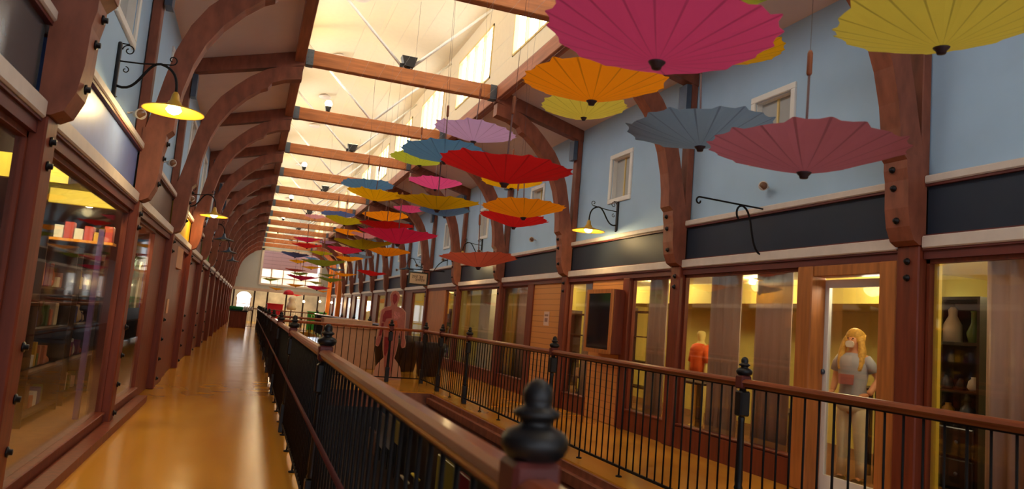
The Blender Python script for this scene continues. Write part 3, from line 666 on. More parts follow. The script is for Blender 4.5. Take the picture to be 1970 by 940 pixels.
for k, (x, y, w) in enumerate(((-2.35, 6.4, 1.6), (-2.35, 8.3, 1.6), (-2.35, 10.2, 1.6), (-2.35, 12.1, 1.6), (-3.7, 11.0, 1.8), (-3.7, 13.2, 1.8), (-3.7, 15.4, 1.8), (-3.7, 17.8, 1.8))):
    lab = 'dark shelf unit of goods inside the left shop, %s row, %s along' % ('front' if k < 4 else 'back', ['first', 'second', 'third', 'fourth'][k % 4])
    zs = rack(x, y, lab, w, 2.1 if k != 0 else 1.5)
    fill(x, y, w-.1, zs[:-1], 'on the shelves behind the left shop glass', LG, .3, d=.18)
yw = mat('yellow shop fascia', rgb(226, 206, 84), .5)
FYL = 12.9
fa, fb_, ft = at_y(92, 389, FYL), at_y(226, 402, FYL), at_y(104, 362, FYL)
ra, rb2 = at_y(88, 455, FYL), at_y(218, 466, FYL)
b = MB(); b.box(fa.x, fb_.x, FYL, FYL+.08, (fa.z+fb_.z)/2, ft.z+.02, bev=.01); tag(b.build('shelf_fascia', yw), 'pale yellow fascia board across the left shop', 'fascia')
b = MB(); b.box(ra.x, rb2.x, FYL-.02, FYL+.3, ra.z-.03, ra.z+.01); tag(b.build('wall_shelf', mat('orange yellow board', rgb(230, 150, 20), .5)), 'thin orange yellow shelf under the yellow fascia', 'shelf')
wq = (rb2.x-ra.x-.1)/6
for k in range(6):
    g_ = [5, 0, 5, 0, 3, 0][k]; o = inst('boxed_item', GBOX[g_], None, (ra.x+.08+wq*(k+.5), FYL+.12, ra.z+.01), 0, (wq*.9, .18, [.2, .26, .17, .22, .14, .25][k]))
    tag(o, ['white', 'red', 'white', 'red', 'mustard', 'red'][k]+' box on the thin orange yellow shelf, '+['leftmost', 'second', 'third', 'fourth', 'fifth', 'rightmost'][k], 'box', 'boxes on the orange yellow shelf')
b = MB(); b.box(-2.5, -1.7, 7.75, 7.85, 2.50, 2.72); tag(b.build('shelf_fascia', yw), 'yellow fascia board at the far left edge of the picture', 'fascia')
for k, (y, c) in enumerate(((12.9, rgb(226, 220, 214)), (13.5, rgb(214, 90, 110)), (14.1, rgb(150, 190, 196)), (14.7, rgb(230, 226, 216)), (15.3, rgb(120, 100, 170)))):
    t = thing('hanging_garment', (-1.9, y, 0), ['white', 'pink', 'pale turquoise', 'cream', 'violet'][k]+' garment hanging behind the second left shop window', 'garment')
    b = MB(); b.prism([(-.20, 1.3), (.20, 1.3), (.17, 1.9), (.24, 1.86), (.26, 1.98), (.08, 2.12), (-.08, 2.12), (-.26, 1.98), (-.24, 1.86), (-.17, 1.9)], -.03, .03, axis='x'); b.build('cloth', mat('garment %d' % k, c, .8), t)
    b = MB(); b.tube([(0, -.2, 2.08), (0, 0, 2.16), (0, .2, 2.08)], .008, 6); b.tube([(0, 0, 2.16), (0, 0.01, 2.22), (0, .03, 2.24)], .005, 6); b.build('hanger', steel, t)
b = MB(); b.tube([(-1.9, 12.5, 2.235), (-1.9, 15.8, 2.235)], .012, 8); b.tube([(-1.9, 12.52, 2.235), (-1.9, 12.52, 3.05)], .01, 8); b.tube([(-1.9, 15.78, 2.235), (-1.9, 15.78, 3.05)], .01, 8)
tag(b.build('garment_rail', steel), 'steel rail holding garments behind the second left window', 'rail')
b = MB(); b.box(-1.83, -1.77, 10.2, 10.27, 0, 2.3); tag(b.build('shop_pole', mat('violet painted pole', rgb(96, 72, 130), .5)), 'violet pole just behind the large left shop window', 'pole')

# ------------------------------------------------------------------ sconces and brackets
def spiral(c, r0, turns, n=22, a0=0, flip=1):
    out = []
    for k in range(n+1):
        u = k/n; a = a0+flip*turns*2*pi*u; r = r0*(1-.75*u); out.append((c[0]+r*cos(a), 0, c[1]+r*sin(a)))
    return out
def bez(p0, p1, p2, p3, n=12):
    o = []
    for k in range(n+1):
        t = k/n; o.append(tuple((1-t)**3*a+3*(1-t)**2*t*b+3*(1-t)*t*t*c+t**3*d for a, b, c, d in zip(p0, p1, p2, p3)))
    return o
def sconce(s, y, lab, on=True, z=3.42):
    # local: wall at x=0, arm reaches toward -x (right wall); mirrored on the left wall
    t = thing('wall_lamp', (mx(6.12, s), y, z), lab, 'lamp', 'barn-style wall lamps')
    sc = (1, 1, 1) if s > 0 else (-1, 1, 1)
    b = MB(); b.box(-.035, 0, -.03, .03, 0, .54, bev=.01); b.tube([(-.03, 0, 0), (-.02, 0, -.02)], [.03, .01], 8)
    o = b.build('wall_plate', iron, t); o.scale = sc
    b = MB(); b.tube(bez((-.03, 0, .10), (-.25, 0, .02), (-.26, 0, .46), (-.44, 0, .38))+bez((-.44, 0, .38), (-.55, 0, .34), (-.57, 0, .25), (-.57, 0, .10))[1:], .013, 8)
    b.tube([(-.03, 0, .35), (-.22, 0, .36), (-.42, 0, .39), (-.50, 0, .40)], .008, 6)
    b.tube(spiral((-.10, .47), .06, 1.2, a0=0), .006, 6); b.tube([(-.03, 0, .53), (-.07, 0, .53), (-.10, 0, .53)], .006, 6)
    b.tube(spiral((-.50, .45), .05, 1.0, a0=-1.57, flip=-1), .006, 6); b.tube(spiral((-.09, .27), .035, 1.0, a0=1.57), .005, 6)
    o = b.build('scroll_arm', iron_thin, t); o.scale = sc
    b = MB(); b.lathe([(.02, .13), (.035, .10), (.045, .04), (.06, .03), (.07, .0), (.29, -.065), (.295, -.075), (.285, -.072), (.07, -.015), (.03, -.01)], (-.57, 0, 0), 28)
    o = b.build('lamp_shade', shade_brass if on else steel, t); o.scale = sc
    b = MB(); b.lathe([(.01, -.10), (.05, -.085), (.075, -.055), (.06, -.025), (.02, -.015)], (-.57, 0, 0), 16)
    o = b.build('light_bulb', bulb if on else canvas_white, t); o.scale = sc
    if on:
        L = bpy.data.lights.new('sconce_light', 'POINT'); L.energy = 24; L.color = (1, .72, .32); L.shadow_soft_size = .06
        lo = bpy.data.objects.new('sconce_light', L); COL.objects.link(lo); lo.parent = t; lo.location = (-.57*sc[0], 0, -.14)
sconce(1, FY[1]+2.46, 'lit yellow wall lamp on the right blue wall below the second small window', z=3.40)
sconce(-1, 8.02, 'lit yellow wall lamp at upper left, nearest the camera', z=3.46)
sconce(-1, 17.2, 'lit yellow wall lamp on the left wall, second from the camera', z=3.42)
for k, yy in enumerate((23.6, 29.4, 35.4)): sconce(-1, yy, 'unlit grey wall lamp far along the left wall, %s of three' % ['nearest', 'middle', 'farthest'][k], on=False)
sconce(1, FY[3]+2.46, 'wall lamp on the right blue wall behind the salmon parasol', z=3.4)
sconce(1, FY[5]+2.0, 'small far wall lamp on the right above the hanging sign', z=3.4, on=False)
def bracket(s, y, lab):
    t = thing('sign_bracket', (mx(6.04, s), y, 0), lab, 'bracket'); sc = (1, 1, 1) if s > 0 else (-1, 1, 1)
    b = MB(); b.lathe([(.01, 0), (.035, 0), (.035, .03), (.01, .035)], n=10)
    for z in (3.27, 2.68):
        o = b.build('wall_boss', iron, t, (0, 0, z)); o.rotation_euler = (0, -pi/2*sc[0], 0)
    b = MB(); b.tube([(-.0, 0, 3.27), (-.95, 0, 3.30), (-1.0, 0, 3.30)]+spiral((-1.0, 3.25), .05, .8, a0=1.57, n=12), .011, 8)
    b.tube(bez((0, 0, 2.68), (-.28, 0, 2.66), (-.16, 0, 3.20), (-.36, 0, 3.27))+bez((-.36, 0, 3.27), (-.46, 0, 3.28), (-.47, 0, 3.15), (-.42, 0, 3.10))[1:], .013, 8)
    o = b.build('scroll_bar', iron_thin, t); o.scale = sc
bracket(1, 7.72, 'empty black scroll sign bracket on the right wall over the glass door')
# small round spotlights and goosenecks on the walls
def spot(s, y, z, lab):
    t = thing('wall_spotlight', (mx(6.12, s), y, z), lab, 'spotlight'); d = -s
    b = MB(); b.tube([(0, 0, 0), (d*.06, 0, .02), (d*.10, -.02, 0)], .012, 6); b.lathe([(.03, 0), (.03, .01)], n=8); b.build('arm', cream, t)
    b = MB(); b.tube([(d*.08, 0, 0), (d*.12, -.05, -.005), (d*.15, -.10, -.01)], [.035, .05, .062], 14); b.build('head', cream, t)
    b = MB(); b.tube([(d*.15, -.10, -.01), (d*.153, -.104, -.011)], [.05, .05], 14); b.build('lens', mat('amber lens', rgb(120, 84, 60), .2) if 'amber lens' not in bpy.data.materials else bpy.data.materials['amber lens'], t)
spot(1, 7.82, 3.58, 'small round spotlight on the right wall over the scroll bracket')
for k, i in enumerate((2, 3, 4, 5, 6)): spot(1, FY[i]+2.35, 3.56, 'small spotlight on the far right wall, %s one past the lamp' % ['first', 'second', 'third', 'fourth', 'fifth'][k])
for k, i in enumerate((0, 1, 2, 3)): spot(-1, FY[i]+DY-1.2 if i else 9.0, 3.6 if i else 3.52, 'small spotlight on the left wall, %s from the camera' % ['first', 'second', 'third', 'fourth'][k])
# hanging sign (right, far)
t = thing('hanging_sign', (5.17, 24.2, 2.60), 'cream rectangular hanging sign with black frame and script lettering', 'sign')
b = MB(); b.box(-.33, .33, -.03, .03, 0, .44, bev=.01); b.build('sign_frame', black_mat, t)
b = MB(); b.box(-.28, .28, -.037, .037, .05, .39); b.build('sign_face', mat('cream sign face', rgb(214, 186, 150), .6), t)
b = MB()
def script(b, x0, x1, z, h, n, seed):
    r = random.Random(seed); pts = []
    for k in range(n*6+1):
        u = k/(n*6); a = k/6*2*pi; pts.append((x0+(x1-x0)*u+h*.35*sin(a), -.039, z+h*.5*cos(a)*(1.0 if int(k/6) % 3 else 1.5)))
    b.tube(pts, .008, 5)
script(b, -.22, -.02, .27, .07, 3, 1); script(b, .03, .16, .27, .08, 2, 2); script(b, -.10, .22, .17, .06, 5, 3)
b.build('script_lettering', mat('brown sign lettering', rgb(110, 80, 50), .6), t)
b = MB(); b.tube([(.33, 0, .52), (-.36, 0, .52), (-.4, 0, .5)], .014, 8); b.tube([(.33, 0, .52), (1.04, 0, .54)], .014, 8); b.tube([(-.2, 0, .44), (-.2, 0, .52)], .006, 6); b.tube([(.2, 0, .44), (.2, 0, .52)], .006, 6)
b.tube(bez((1.0, 0, .95), (.7, 0, .9), (.6, 0, .7), (.5, 0, .52)), .016, 8); b.box(.94, .99, -.03, .03, .45, 1.1); b.build('sign_arm', iron_thin, t)
# white sign on left wall script
# ------------------------------------------------------------------ railings
bl = MB(); bl.tube([(0, 0, .10), (0, 0, 1.20)], .0085, 6); BAL = bl.mesh('baluster', iron_thin)
bf = MB(); bf.tube([(0, 0, .015), (0, 0, 1.20)], .010, 6); bf.lathe([(.035, 0), (.035, .012), (.012, .02)], n=10); BALF = bf.mesh('baluster', iron_thin)
NEW = MB()
NEW.box(-.045, .045, -.045, .045, 0, .34, bev=.006)
NEW.lathe([(.03, .34), (.038, .36), (.03, .385), (.034, .42), (.026, .9), (.03, .93), (.024, .95)], n=14)
NEW.box(-.048, .048, -.048, .048, .95, 1.16, bev=.012)
NEW.lathe([(.03, 1.16), (.026, 1.19), (.026, 1.29)], n=14)
NEWM = NEW.mesh('newel_post', iron)
FI = MB(); FI.lathe([(.03, 0), (.048, .003), (.060, .012), (.068, .028), (.068, .042), (.060, .055), (.036, .066), (.030, .072), (.034, .080), (.046, .086), (.048, .094), (.036, .102), (.027, .107), (.031, .118), (.030, .135), (.022, .150), (.008, .160)], n=28)
FIM = FI.mesh('finial', iron)
rb_ = MB(); rb_.box(-.05, .05, -.05, .05, 1.18, 1.29, bev=.01); RBLK = rb_.mesh('rail_block', wood_trimred)
def rail_profile(cx, w, z1):   # x,z outline of the moulded handrail
    return [(cx-w, z1-.030), (cx-w*.86, z1-.012), (cx-w*.45, z1), (cx+w*.45, z1), (cx+w*.86, z1-.012), (cx+w, z1-.030), (cx+w*.8, z1-.040), (cx+w*.72, z1-.052), (cx+w*.5, z1-.065), (cx-w*.5, z1-.065), (cx-w*.72, z1-.052), (cx-w*.8, z1-.040)]
def railing(name_label, x, y0, y1, newels, extra_mid, limit=100):
    t = thing('railing', (x, (y0+y1)/2, 0), name_label, 'railing'); yc = (y0+y1)/2
    b = MB(); b.prism([(a-x, z) for a, z in rail_profile(x, .047, 1.262)], y0-yc, y1-yc); b.build('handrail', wood_rail, t)
    b = MB(); b.box(-.014, .014, y0-yc, y1-yc, .095, .12); b.box(-.014, .014, y0-yc, y1-yc, 1.185, 1.2); b.build('lower_rail', iron_thin, t)
    if extra_mid:
        b = MB(); b.tube([(-.045, y0-yc, .70), (-.045, y1-yc, .70)], .016, 8); b.build('middle_rail', wood_trimred, t)
    for n_ in newels:
        p = inst('newel_post', NEWM, t, (0, n_-yc, 0)); inst('finial', FIM, p, (.006, 0, 1.288)); inst('rail_block', RBLK, p)
    k0 = int(math.ceil((y0-FY[0])/.14896)); ys = []
    k = k0
    while FY[0]+k*.14896 < y1-.03:
        yy = FY[0]+k*.14896
        if not any(abs(yy-n_) < .06 for n_ in newels): ys.append((yy, k % 7 == 0))
        k += 1
    near = ys[:limit]; far = ys[limit:]
    for yy, ft in near: inst('baluster', BALF if ft else BAL, t, (0, yy-yc, 0))
    if far:
        b = MB()
        for yy, ft in far: b.box(-.009, .009, yy-yc-.009, yy-yc+.009, .015 if ft else .1, 1.19)
        o = b.build('baluster', iron_thin, t); o['kind'] = 'stuff'
    return t
nl = [1.40+DY*i for i in range(0, 12)]
railing('near left railing with black balusters and wooden handrail running down the walkway', RAILX, .45, 48.8, nl, True)
railing('right railing with black balusters along the right walkway', RRX, 1.2, 17.4, [5.34, 9.51, 13.68, 15.8, 17.4], False)
# cross railing on the landing (runs along x)
def cross_rail(y, x0, x1, lab, newx, limit=60):
    t = thing('railing', ((x0+x1)/2, y, 0), lab, 'railing'); xc = (x0+x1)/2
    b = MB(); b.prism([(a, z) for a, z in rail_profile(0, .047, 1.262)], x0-xc, x1-xc, axis='x'); b.build('handrail', wood_rail, t)
    b = MB(); b.box(x0-xc, x1-xc, -.014, .014, .095, .12); b.build('lower_rail', iron_thin, t)
    for n_ in newx:
        p = inst('newel_post', NEWM, t, (n_-xc, 0, 0)); inst('finial', FIM, p, (0, 0, 1.288)); inst('rail_block', RBLK, p)
    k = 1
    while x0+k*.149 < x1-.03:
        if not any(abs(x0+k*.149-n_) < .06 for n_ in newx): inst('baluster', BALF if k % 7 == 3 else BAL, t, (x0+k*.149-xc, 0, 0))
        k += 1
cross_rail(17.4, RAILX+.06, RRX-.06, 'railing crossing the landing in front of the anatomical cutout', [3.2])
cross_rail(23.6, RAILX+.06, 3.0, 'railing on the far side of the landing behind the beige counter', [])
railing('far right railing beyond the landing', RRX, 23.7, 48.8, [FY[i] for i in (5, 6, 7, 8, 9, 10)], False, 40)
cross_rail(48.9, -.9, RRX-.06, 'farthest railing across the end of the walkway', [.56])

# ------------------------------------------------------------------ landing objects
t = thing('display_counter', (2.75, 21.3, 0), 'beige counter with thick slab top on the landing', 'counter')
b = MB(); b.box(-.72, .85, -.35, .35, 0, 1.10, bev=.01); b.build('counter_body', beige, t)
b = MB(); b.box(-.78, .55, -.42, .42, 1.10, 1.33, bev=.015); b.build('slab_top', beige, t)
b = MB(); b.box(.55, 1.2, -.40, .40, 1.12, 1.20, bev=.01); b.build('side_shelf', beige, t)
def planter(x, y, lab, r=.35, h=.9):
    t = thing('round_planter', (x, y, 0), lab, 'planter')
    b = MB(); b.lathe([(r*.7, 0), (r*.75, .05), (r, h*.8), (r*1.05, h), (r*.9, h)], n=20); b.build('tub', dark_brown, t)
    b = MB(); b.lathe([(r*.88, h-.04), (r*.5, h), (.02, h+.02)], n=16); b.build('soil', black_mat, t)
planter(4.3, 21.0, 'dark round tub between the counter and the cutout', .42, 1.0)
planter(3.6, 19.6, 'dark round tub right behind the cutout figure', .4, .95)
planter(4.75, 19.8, 'dark round tub on the right of the cutout figure', .4, .9)
# anatomical cutout figure, 0.8 wide, 2.1 high, board 2 cm thick
CY = 18.0
t = thing('anatomy_cutout', (3.32, CY, 0), 'life-size flat board cutout of a flayed human figure with red muscles', 'cutout')
pk = mat('printed pinkish skin', rgb(178, 104, 88), .5, noise=.12, scale=12); rd = mat('printed red muscle', rgb(140, 30, 30), .5, noise=.2, scale=20); pale = mat('printed pale board', rgb(206, 156, 130), .5)
half = [(0, 2.15), (.08, 2.12), (.12, 2.03), (.115, 1.93), (.085, 1.85), (.075, 1.77), (.22, 1.73), (.31, 1.64), (.32, 1.42), (.33, 1.20), (.345, 1.02), (.38, .92), (.37, .80), (.30, .77), (.27, .86), (.25, .98), (.22, 1.10), (.20, 1.20), (.18, 1.05), (.19, .90), (.17, .70), (.13, .52)]
base = [(.20, .44), (.30, .30), (.34, .10), (.34, 0)]
out = half+base; pts = out+[(-a, z) for a, z in reversed(out) if a > 0]
def tri_prism(b, pts, y0, y1):   # concave outline, triangulated by filling with bmesh
    import bmesh
    bm = bmesh.new(); vs = [bm.verts.new((a, y0, z)) for a, z in pts]; fc = bm.faces.new(vs)
    r = bmesh.ops.extrude_face_region(bm, geom=[fc]); 
    for v in [g for g in r['geom'] if isinstance(g, bmesh.types.BMVert)]: v.co.y = y1
    bmesh.ops.triangulate(bm, faces=[f for f in bm.faces if len(f.verts) > 4])
    bm.verts.ensure_lookup_table(); bm.verts.index_update()
    b.add([tuple(v.co) for v in bm.verts], [[v.index for v in f.verts] for f in bm.faces]); bm.free()
b = MB(); tri_prism(b, pts, -.01, .01); b.build('board', pale, t)
def patch(name, pts, m, d=.013, both=False):
    b = MB(); tri_prism(b, pts, -d, -.0101); b.build(name, m, t)
body_in = [(a*.93, .02+z*.985) for a, z in half]+[(.10, .30), (.06, .10), (.02, .08), (0, .5)]
b = MB(); tri_prism(b, body_in+[(-a, z) for a, z in reversed(body_in) if a > 0], -.0125, -.0101); b.build('figure_print', pk, t)
patch('head_print', [(0, 2.08), (.06, 2.02), (.06, 1.90), (0, 1.80), (-.05, 1.90), (-.05, 2.04)], rd, .0145)
patch('shoulder_muscle', [(-.05, 1.68), (-.20, 1.64), (-.25, 1.52), (-.25, 1.38), (-.18, 1.36), (-.16, 1.45), (-.03, 1.48)], rd, .0145)
patch('arm_muscle', [(-.26, 1.34), (-.20, 1.34), (-.24, 1.05), (-.30, 1.02)], rd, .0145)
patch('abdomen_organs', [(-.10, 1.40), (.10, 1.42), (.14, 1.28), (.08, 1.18), (-.12, 1.16)], mat('printed orange organs', rgb(190, 90, 50), .5, noise=.3, scale=25), .0145)
patch('thigh_muscle', [(-.16, 1.02), (-.03, 1.0), (-.05, .70), (-.09, .55), (-.13, .60)], rd, .0145)
patch('chest_muscle', [(.02, 1.64), (.14, 1.64), (.18, 1.52), (.10, 1.44), (.02, 1.46)], mat('printed rib pink', rgb(196, 120, 112), .5, noise=.3, scale=30), .0145)
b = MB(); b.box(-.30, .30, .01, .35, 0, .02); b.prism([(.01, 0.02), (.30, .02), (.01, .7)], -.01, .01, axis='x'); b.build('rear_stand', dark_brown, t)

# ------------------------------------------------------------------ far end
bwx = MB(); bwx.box(-2.2, 7.0, E0+7.6, E0+7.7, -.1, 2.7); struct('wall_far', bwx, mat('far shop back', rgb(150, 130, 96), .7, noise=.3, scale=1.5), 'blurred back wall of the far market hall')
for k, x in enumerate((-1.25, .25, 1.2, 2.6, 3.9, 5.0)):
    b = MB(); b.box(x, x+.12, E0-.1, E0+.02, 0, 2.52); tag(b.build('far_door_post', dark_brown), 'dark slim post under the end wall, %s from the left' % ['first', 'second', 'third', 'fourth', 'fifth', 'sixth'][k], 'post')
# arched bright window at left end
arc = [(-.55, .0), (.55, .0), (.55, 1.0)]+[(.55*cos(a*pi/12), 1.0+.45*sin(a*pi/12)) for a in range(1, 12)]+[(-.55, 1.0)]
w = thing('window_92', (-.45, E0+3.2, 1.0), 'bright arched window under the end wall', 'window'); w['kind'] = 'structure'
b = MB(); b.prism(arc, 0, .05); b.build('window_pane', mat('bright arched glass', (1, 1, 1, 1), emit=2.0, emitcol=(1, .96, .88, 1)), w)
b = MB(); b.box(-.55, .55, -.02, 0, .45, .5); b.box(-.56, -.5, -.02, 0, 0, 1.0); b.box(.5, .56, -.02, 0, 0, 1.0); b.build('muntins', wood_tan, w)
def stall(x, y, lab, c, w=1.2, h=1.0, top=None):
    t = thing('market_stall', (x, y, 0), lab, 'stall')
    b = MB(); b.box(-w/2, w/2, -.3, .3, 0, h, bev=.02); b.build('counter', c, t)
    b = MB(); b.box(-w/2-.05, w/2+.05, -.34, .34, h, h+.07, bev=.01); b.build('counter_top', top or black_mat, t)
    return t
gr = mat('bright green board', rgb(20, 120, 50), .5); rdm = mat('crimson board', rgb(190, 20, 50), .5)
stall(-.55, 48.2, 'reddish wooden kiosk with dark top at the end of the walkway', wood_post, 1.0, 1.0)
b = MB(); b.box(-1.1, -.3, 48.1, 48.5, 1.07, 1.3, bev=.05); tag(b.build('green_box', gr), 'green box on top of the wooden kiosk', 'box')
for k in range(4):
    b = MB(); b.lathe([(.05, 0), (.07, .1), (.06, .22), (.03, .28)], (0, 0, 0), 10); tag(b.build('small_bottle', canvas_white, None, (-.22+k*.13, 48.2, 1.07)), 'pale bottle on the wooden kiosk, right of the green box', 'bottle', 'pale bottles on the kiosk')
stall(1.8, 57.2, 'crimson covered stall before the far windows', rdm, 1.1, 1.6, rdm)
stall(4.7, 55.5, 'green fronted stall at the far right end', gr, 1.3, 1.25, gr)
stall(1.15, 59.2, 'blue stall at the foot of the end wall', mat('blue board', rgb(60, 120, 170), .5), .7, 1.1)
b = MB(); script(b, 4.2, 5.1, 1.0, .16, 4, 5); o = b.build('stall_lettering', canvas_white, None, (0, 55.2, 0)); tag(o, 'white script lettering on the green stall front', 'lettering')
# white rabbit-like stuffed shape replaced by a plain white draped form
t = thing('draped_display', (2.95, 57.0, 0), 'white draped display form before the far windows', 'display')
b = MB(); b.lathe([(.30, 1.3), (.38, 1.5), (.30, 1.75), (.2, 1.9), (.28, 2.05), (.20, 2.25), (.02, 2.32)], n=16); b.build('drape', canvas_white, t)
b = MB(); b.lathe([(.3, 0), (.06, .06), (.04, 1.3)], n=12); b.build('stand', dark_brown, t)
b = MB(); b.lathe([(.02, 0), (.35, .0), (.38, .08), (.3, .25), (.1, .35), (.02, .36)], n=16); tag(b.build('red_canopy_lamp', rdm, None, (2.6, 56, 2.38)), 'red round lantern hanging under the ledge at the far end', 'lantern')
for k, (x, z) in enumerate(((3.75, 2.0), (4.9, 2.1), (5.75, 2.1))):
    b = MB(); b.lathe([(.01, -.08), (.07, -.05), (.08, .0), (.05, .06), (.01, .08)], n=12); b.add(*(lambda q: (q.v, q.f))(MB().tube([(0, 0, .07), (0, 0, 2.55-z)], .01, 6)), mi=1)
    tag(b.build('globe_pendant', [bulb_soft, black_mat], None, (x, 56.5, z)), 'small glowing globe pendant at the far end, %s' % ['left one', 'middle one', 'right one'][k], 'lamp')
# orange-lit timbers at far right end
for k, (x, y) in enumerate(((5.35, 56.5), (5.65, 52.5))):
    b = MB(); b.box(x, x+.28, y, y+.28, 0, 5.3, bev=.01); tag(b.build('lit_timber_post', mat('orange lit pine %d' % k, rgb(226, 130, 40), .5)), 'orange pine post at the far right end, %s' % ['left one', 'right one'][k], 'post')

# lower level: lit shop pieces seen between the near balusters
for k, (p0, p1, q0, q1, c, nm_) in enumerate(((711, 720, 820, 878, wood_tan, 'slim tan'), (728, 735, 789, 865, canvas_white, 'first white'), (743, 750, 792, 868, canvas_white, 'second white'), (758, 766, 806, 858, yw, 'slim yellow'),
        (769, 782, 912, 932, canvas_white, 'low white'), (790, 802, 908, 926, yw, 'low yellow'), (842, 866, 872, 990, yw, 'broad yellow'), (882, 902, 905, 990, rdm, 'red'))):
    a_, b_ = at_x(p0, q0, 4.9), at_x(p1, q1, 4.9); m_ = MB()
    m_.box(4.9, 5.0, b_.y, a_.y, b_.z, a_.z, bev=.02); m_.box(4.94, 4.98, (a_.y+b_.y)/2-.03, (a_.y+b_.y)/2+.03, -3.6, b_.z, 1)
    tag(m_.build('lower_shop_display', [c, black_mat]), nm_+' display panel on the lower level, seen between the near balusters', 'display')
jb = MB(); jb.box(6.10, 6.14, 5.25, 5.335, .2, 2.5); tag(jb.build('window_jamb', mat('jamb tinted by yellow light', rgb(236, 204, 70), .5)), 'jamb board with yellow light in its colour at the left edge of the nearest right window', 'jamb')  # wall return lit yellow by the shop; that light is put into the colour
# ------------------------------------------------------------------ parasols
PC = {'magenta': (212, 74, 128), 'orange': (244, 146, 20), 'yellow': (206, 190, 76), 'gold': (242, 182, 14), 'slate': (112, 136, 164), 'plum': (172, 100, 118), 'lavender': (190, 156, 206), 'blue': (84, 130, 176), 'lime': (180, 190, 60),
      'red': (206, 32, 36), 'pink': (232, 84, 152), 'olive': (176, 158, 24), 'crimson': (204, 36, 78), 'salmon': (206, 98, 74), 'rose': (214, 146, 152), 'indigo': (86, 104, 160), 'mauve': (156, 110, 144), 'green': (120, 130, 44), 'brick': (170, 66, 52), 'amber': (220, 148, 20)}
PM = {}
for k, c in PC.items():
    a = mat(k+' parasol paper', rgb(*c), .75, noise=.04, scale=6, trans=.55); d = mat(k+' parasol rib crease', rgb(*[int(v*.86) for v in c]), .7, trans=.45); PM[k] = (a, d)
wood_handle = mat('bamboo handle', rgb(150, 84, 50), .5); shaft_mat = mat('parasol shaft', rgb(110, 78, 78), .5); hubm = mat('dark parasol hub', rgb(60, 40, 40), .5)
def canopy_mesh(color, N, seed):
    r = random.Random(seed); R, H = .5, .13; b = MB(); vs = []; fs = []; mi = []
    prof = [0.03, .2, .4, .6, .8, 1.0]
    seg = []           # angular samples: for each rib a narrow pair then mid sag points
    for k in range(N):
        a = 2*pi*k/N; da = 2*pi/N
        seg += [(a-da*.045, 1, 0), (a+da*.045, 1, 1), (a+da*.32, .955, 0), (a+da*.68, .955, 0)]
    n = len(seg); jit = [1+r.uniform(-.035, .02) for _ in range(N)]
    th = .0015
    for layer in (0,):
        for p in prof:
            for q, (a, sc, _) in enumerate(seg):
                k = ((q+ (0 if q % 4 else 0))//4) % N; e = p**3
                j = jit[k]*(1-(e))+jit[k]*e if q % 4 < 2 else (jit[k]+jit[(k+1) % N])/2
                rr = R*p*(1-(1-sc)*e)*(1+(j-1)*e); z = H*(p**1.25)*(1+ (0 if sc == 1 else -.03))+ (th if layer else 0)+(j-1)*.6*e
                vs.append((rr*cos(a), rr*sin(a), z))
    m = len(prof)
    for i in range(m-1):
        for q in range(n):
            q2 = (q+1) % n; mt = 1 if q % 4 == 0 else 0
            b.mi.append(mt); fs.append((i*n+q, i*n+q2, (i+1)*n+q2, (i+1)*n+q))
    b.v = vs; b.f = [list(f) for f in fs]; b.sm = [False]*len(fs)
    me = bpy.data.meshes.new('canopy'); me.from_pydata(b.v, [], b.f)
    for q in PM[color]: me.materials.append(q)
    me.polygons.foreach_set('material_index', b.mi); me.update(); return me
hb = MB(); hb.lathe([(.008, -.03), (.02, -.028), (.024, -.014), (.034, -.004), (.038, .003), (.014, .010)], n=14); HUB = {}
sh = MB(); sh.tube([(0, 0, 0), (0, 0, .52)], .0065, 6); SHAFT = sh.mesh('shaft', shaft_mat)
hd = MB(); hd.tube([(0, 0, .52), (0, 0, .53), (0, 0, .64), (0, 0, .655)], [.009, .014, .014, .008], 8); HAND = hd.mesh('handle', wood_handle)
HUBD = hb.mesh('hub_cap', hubm)
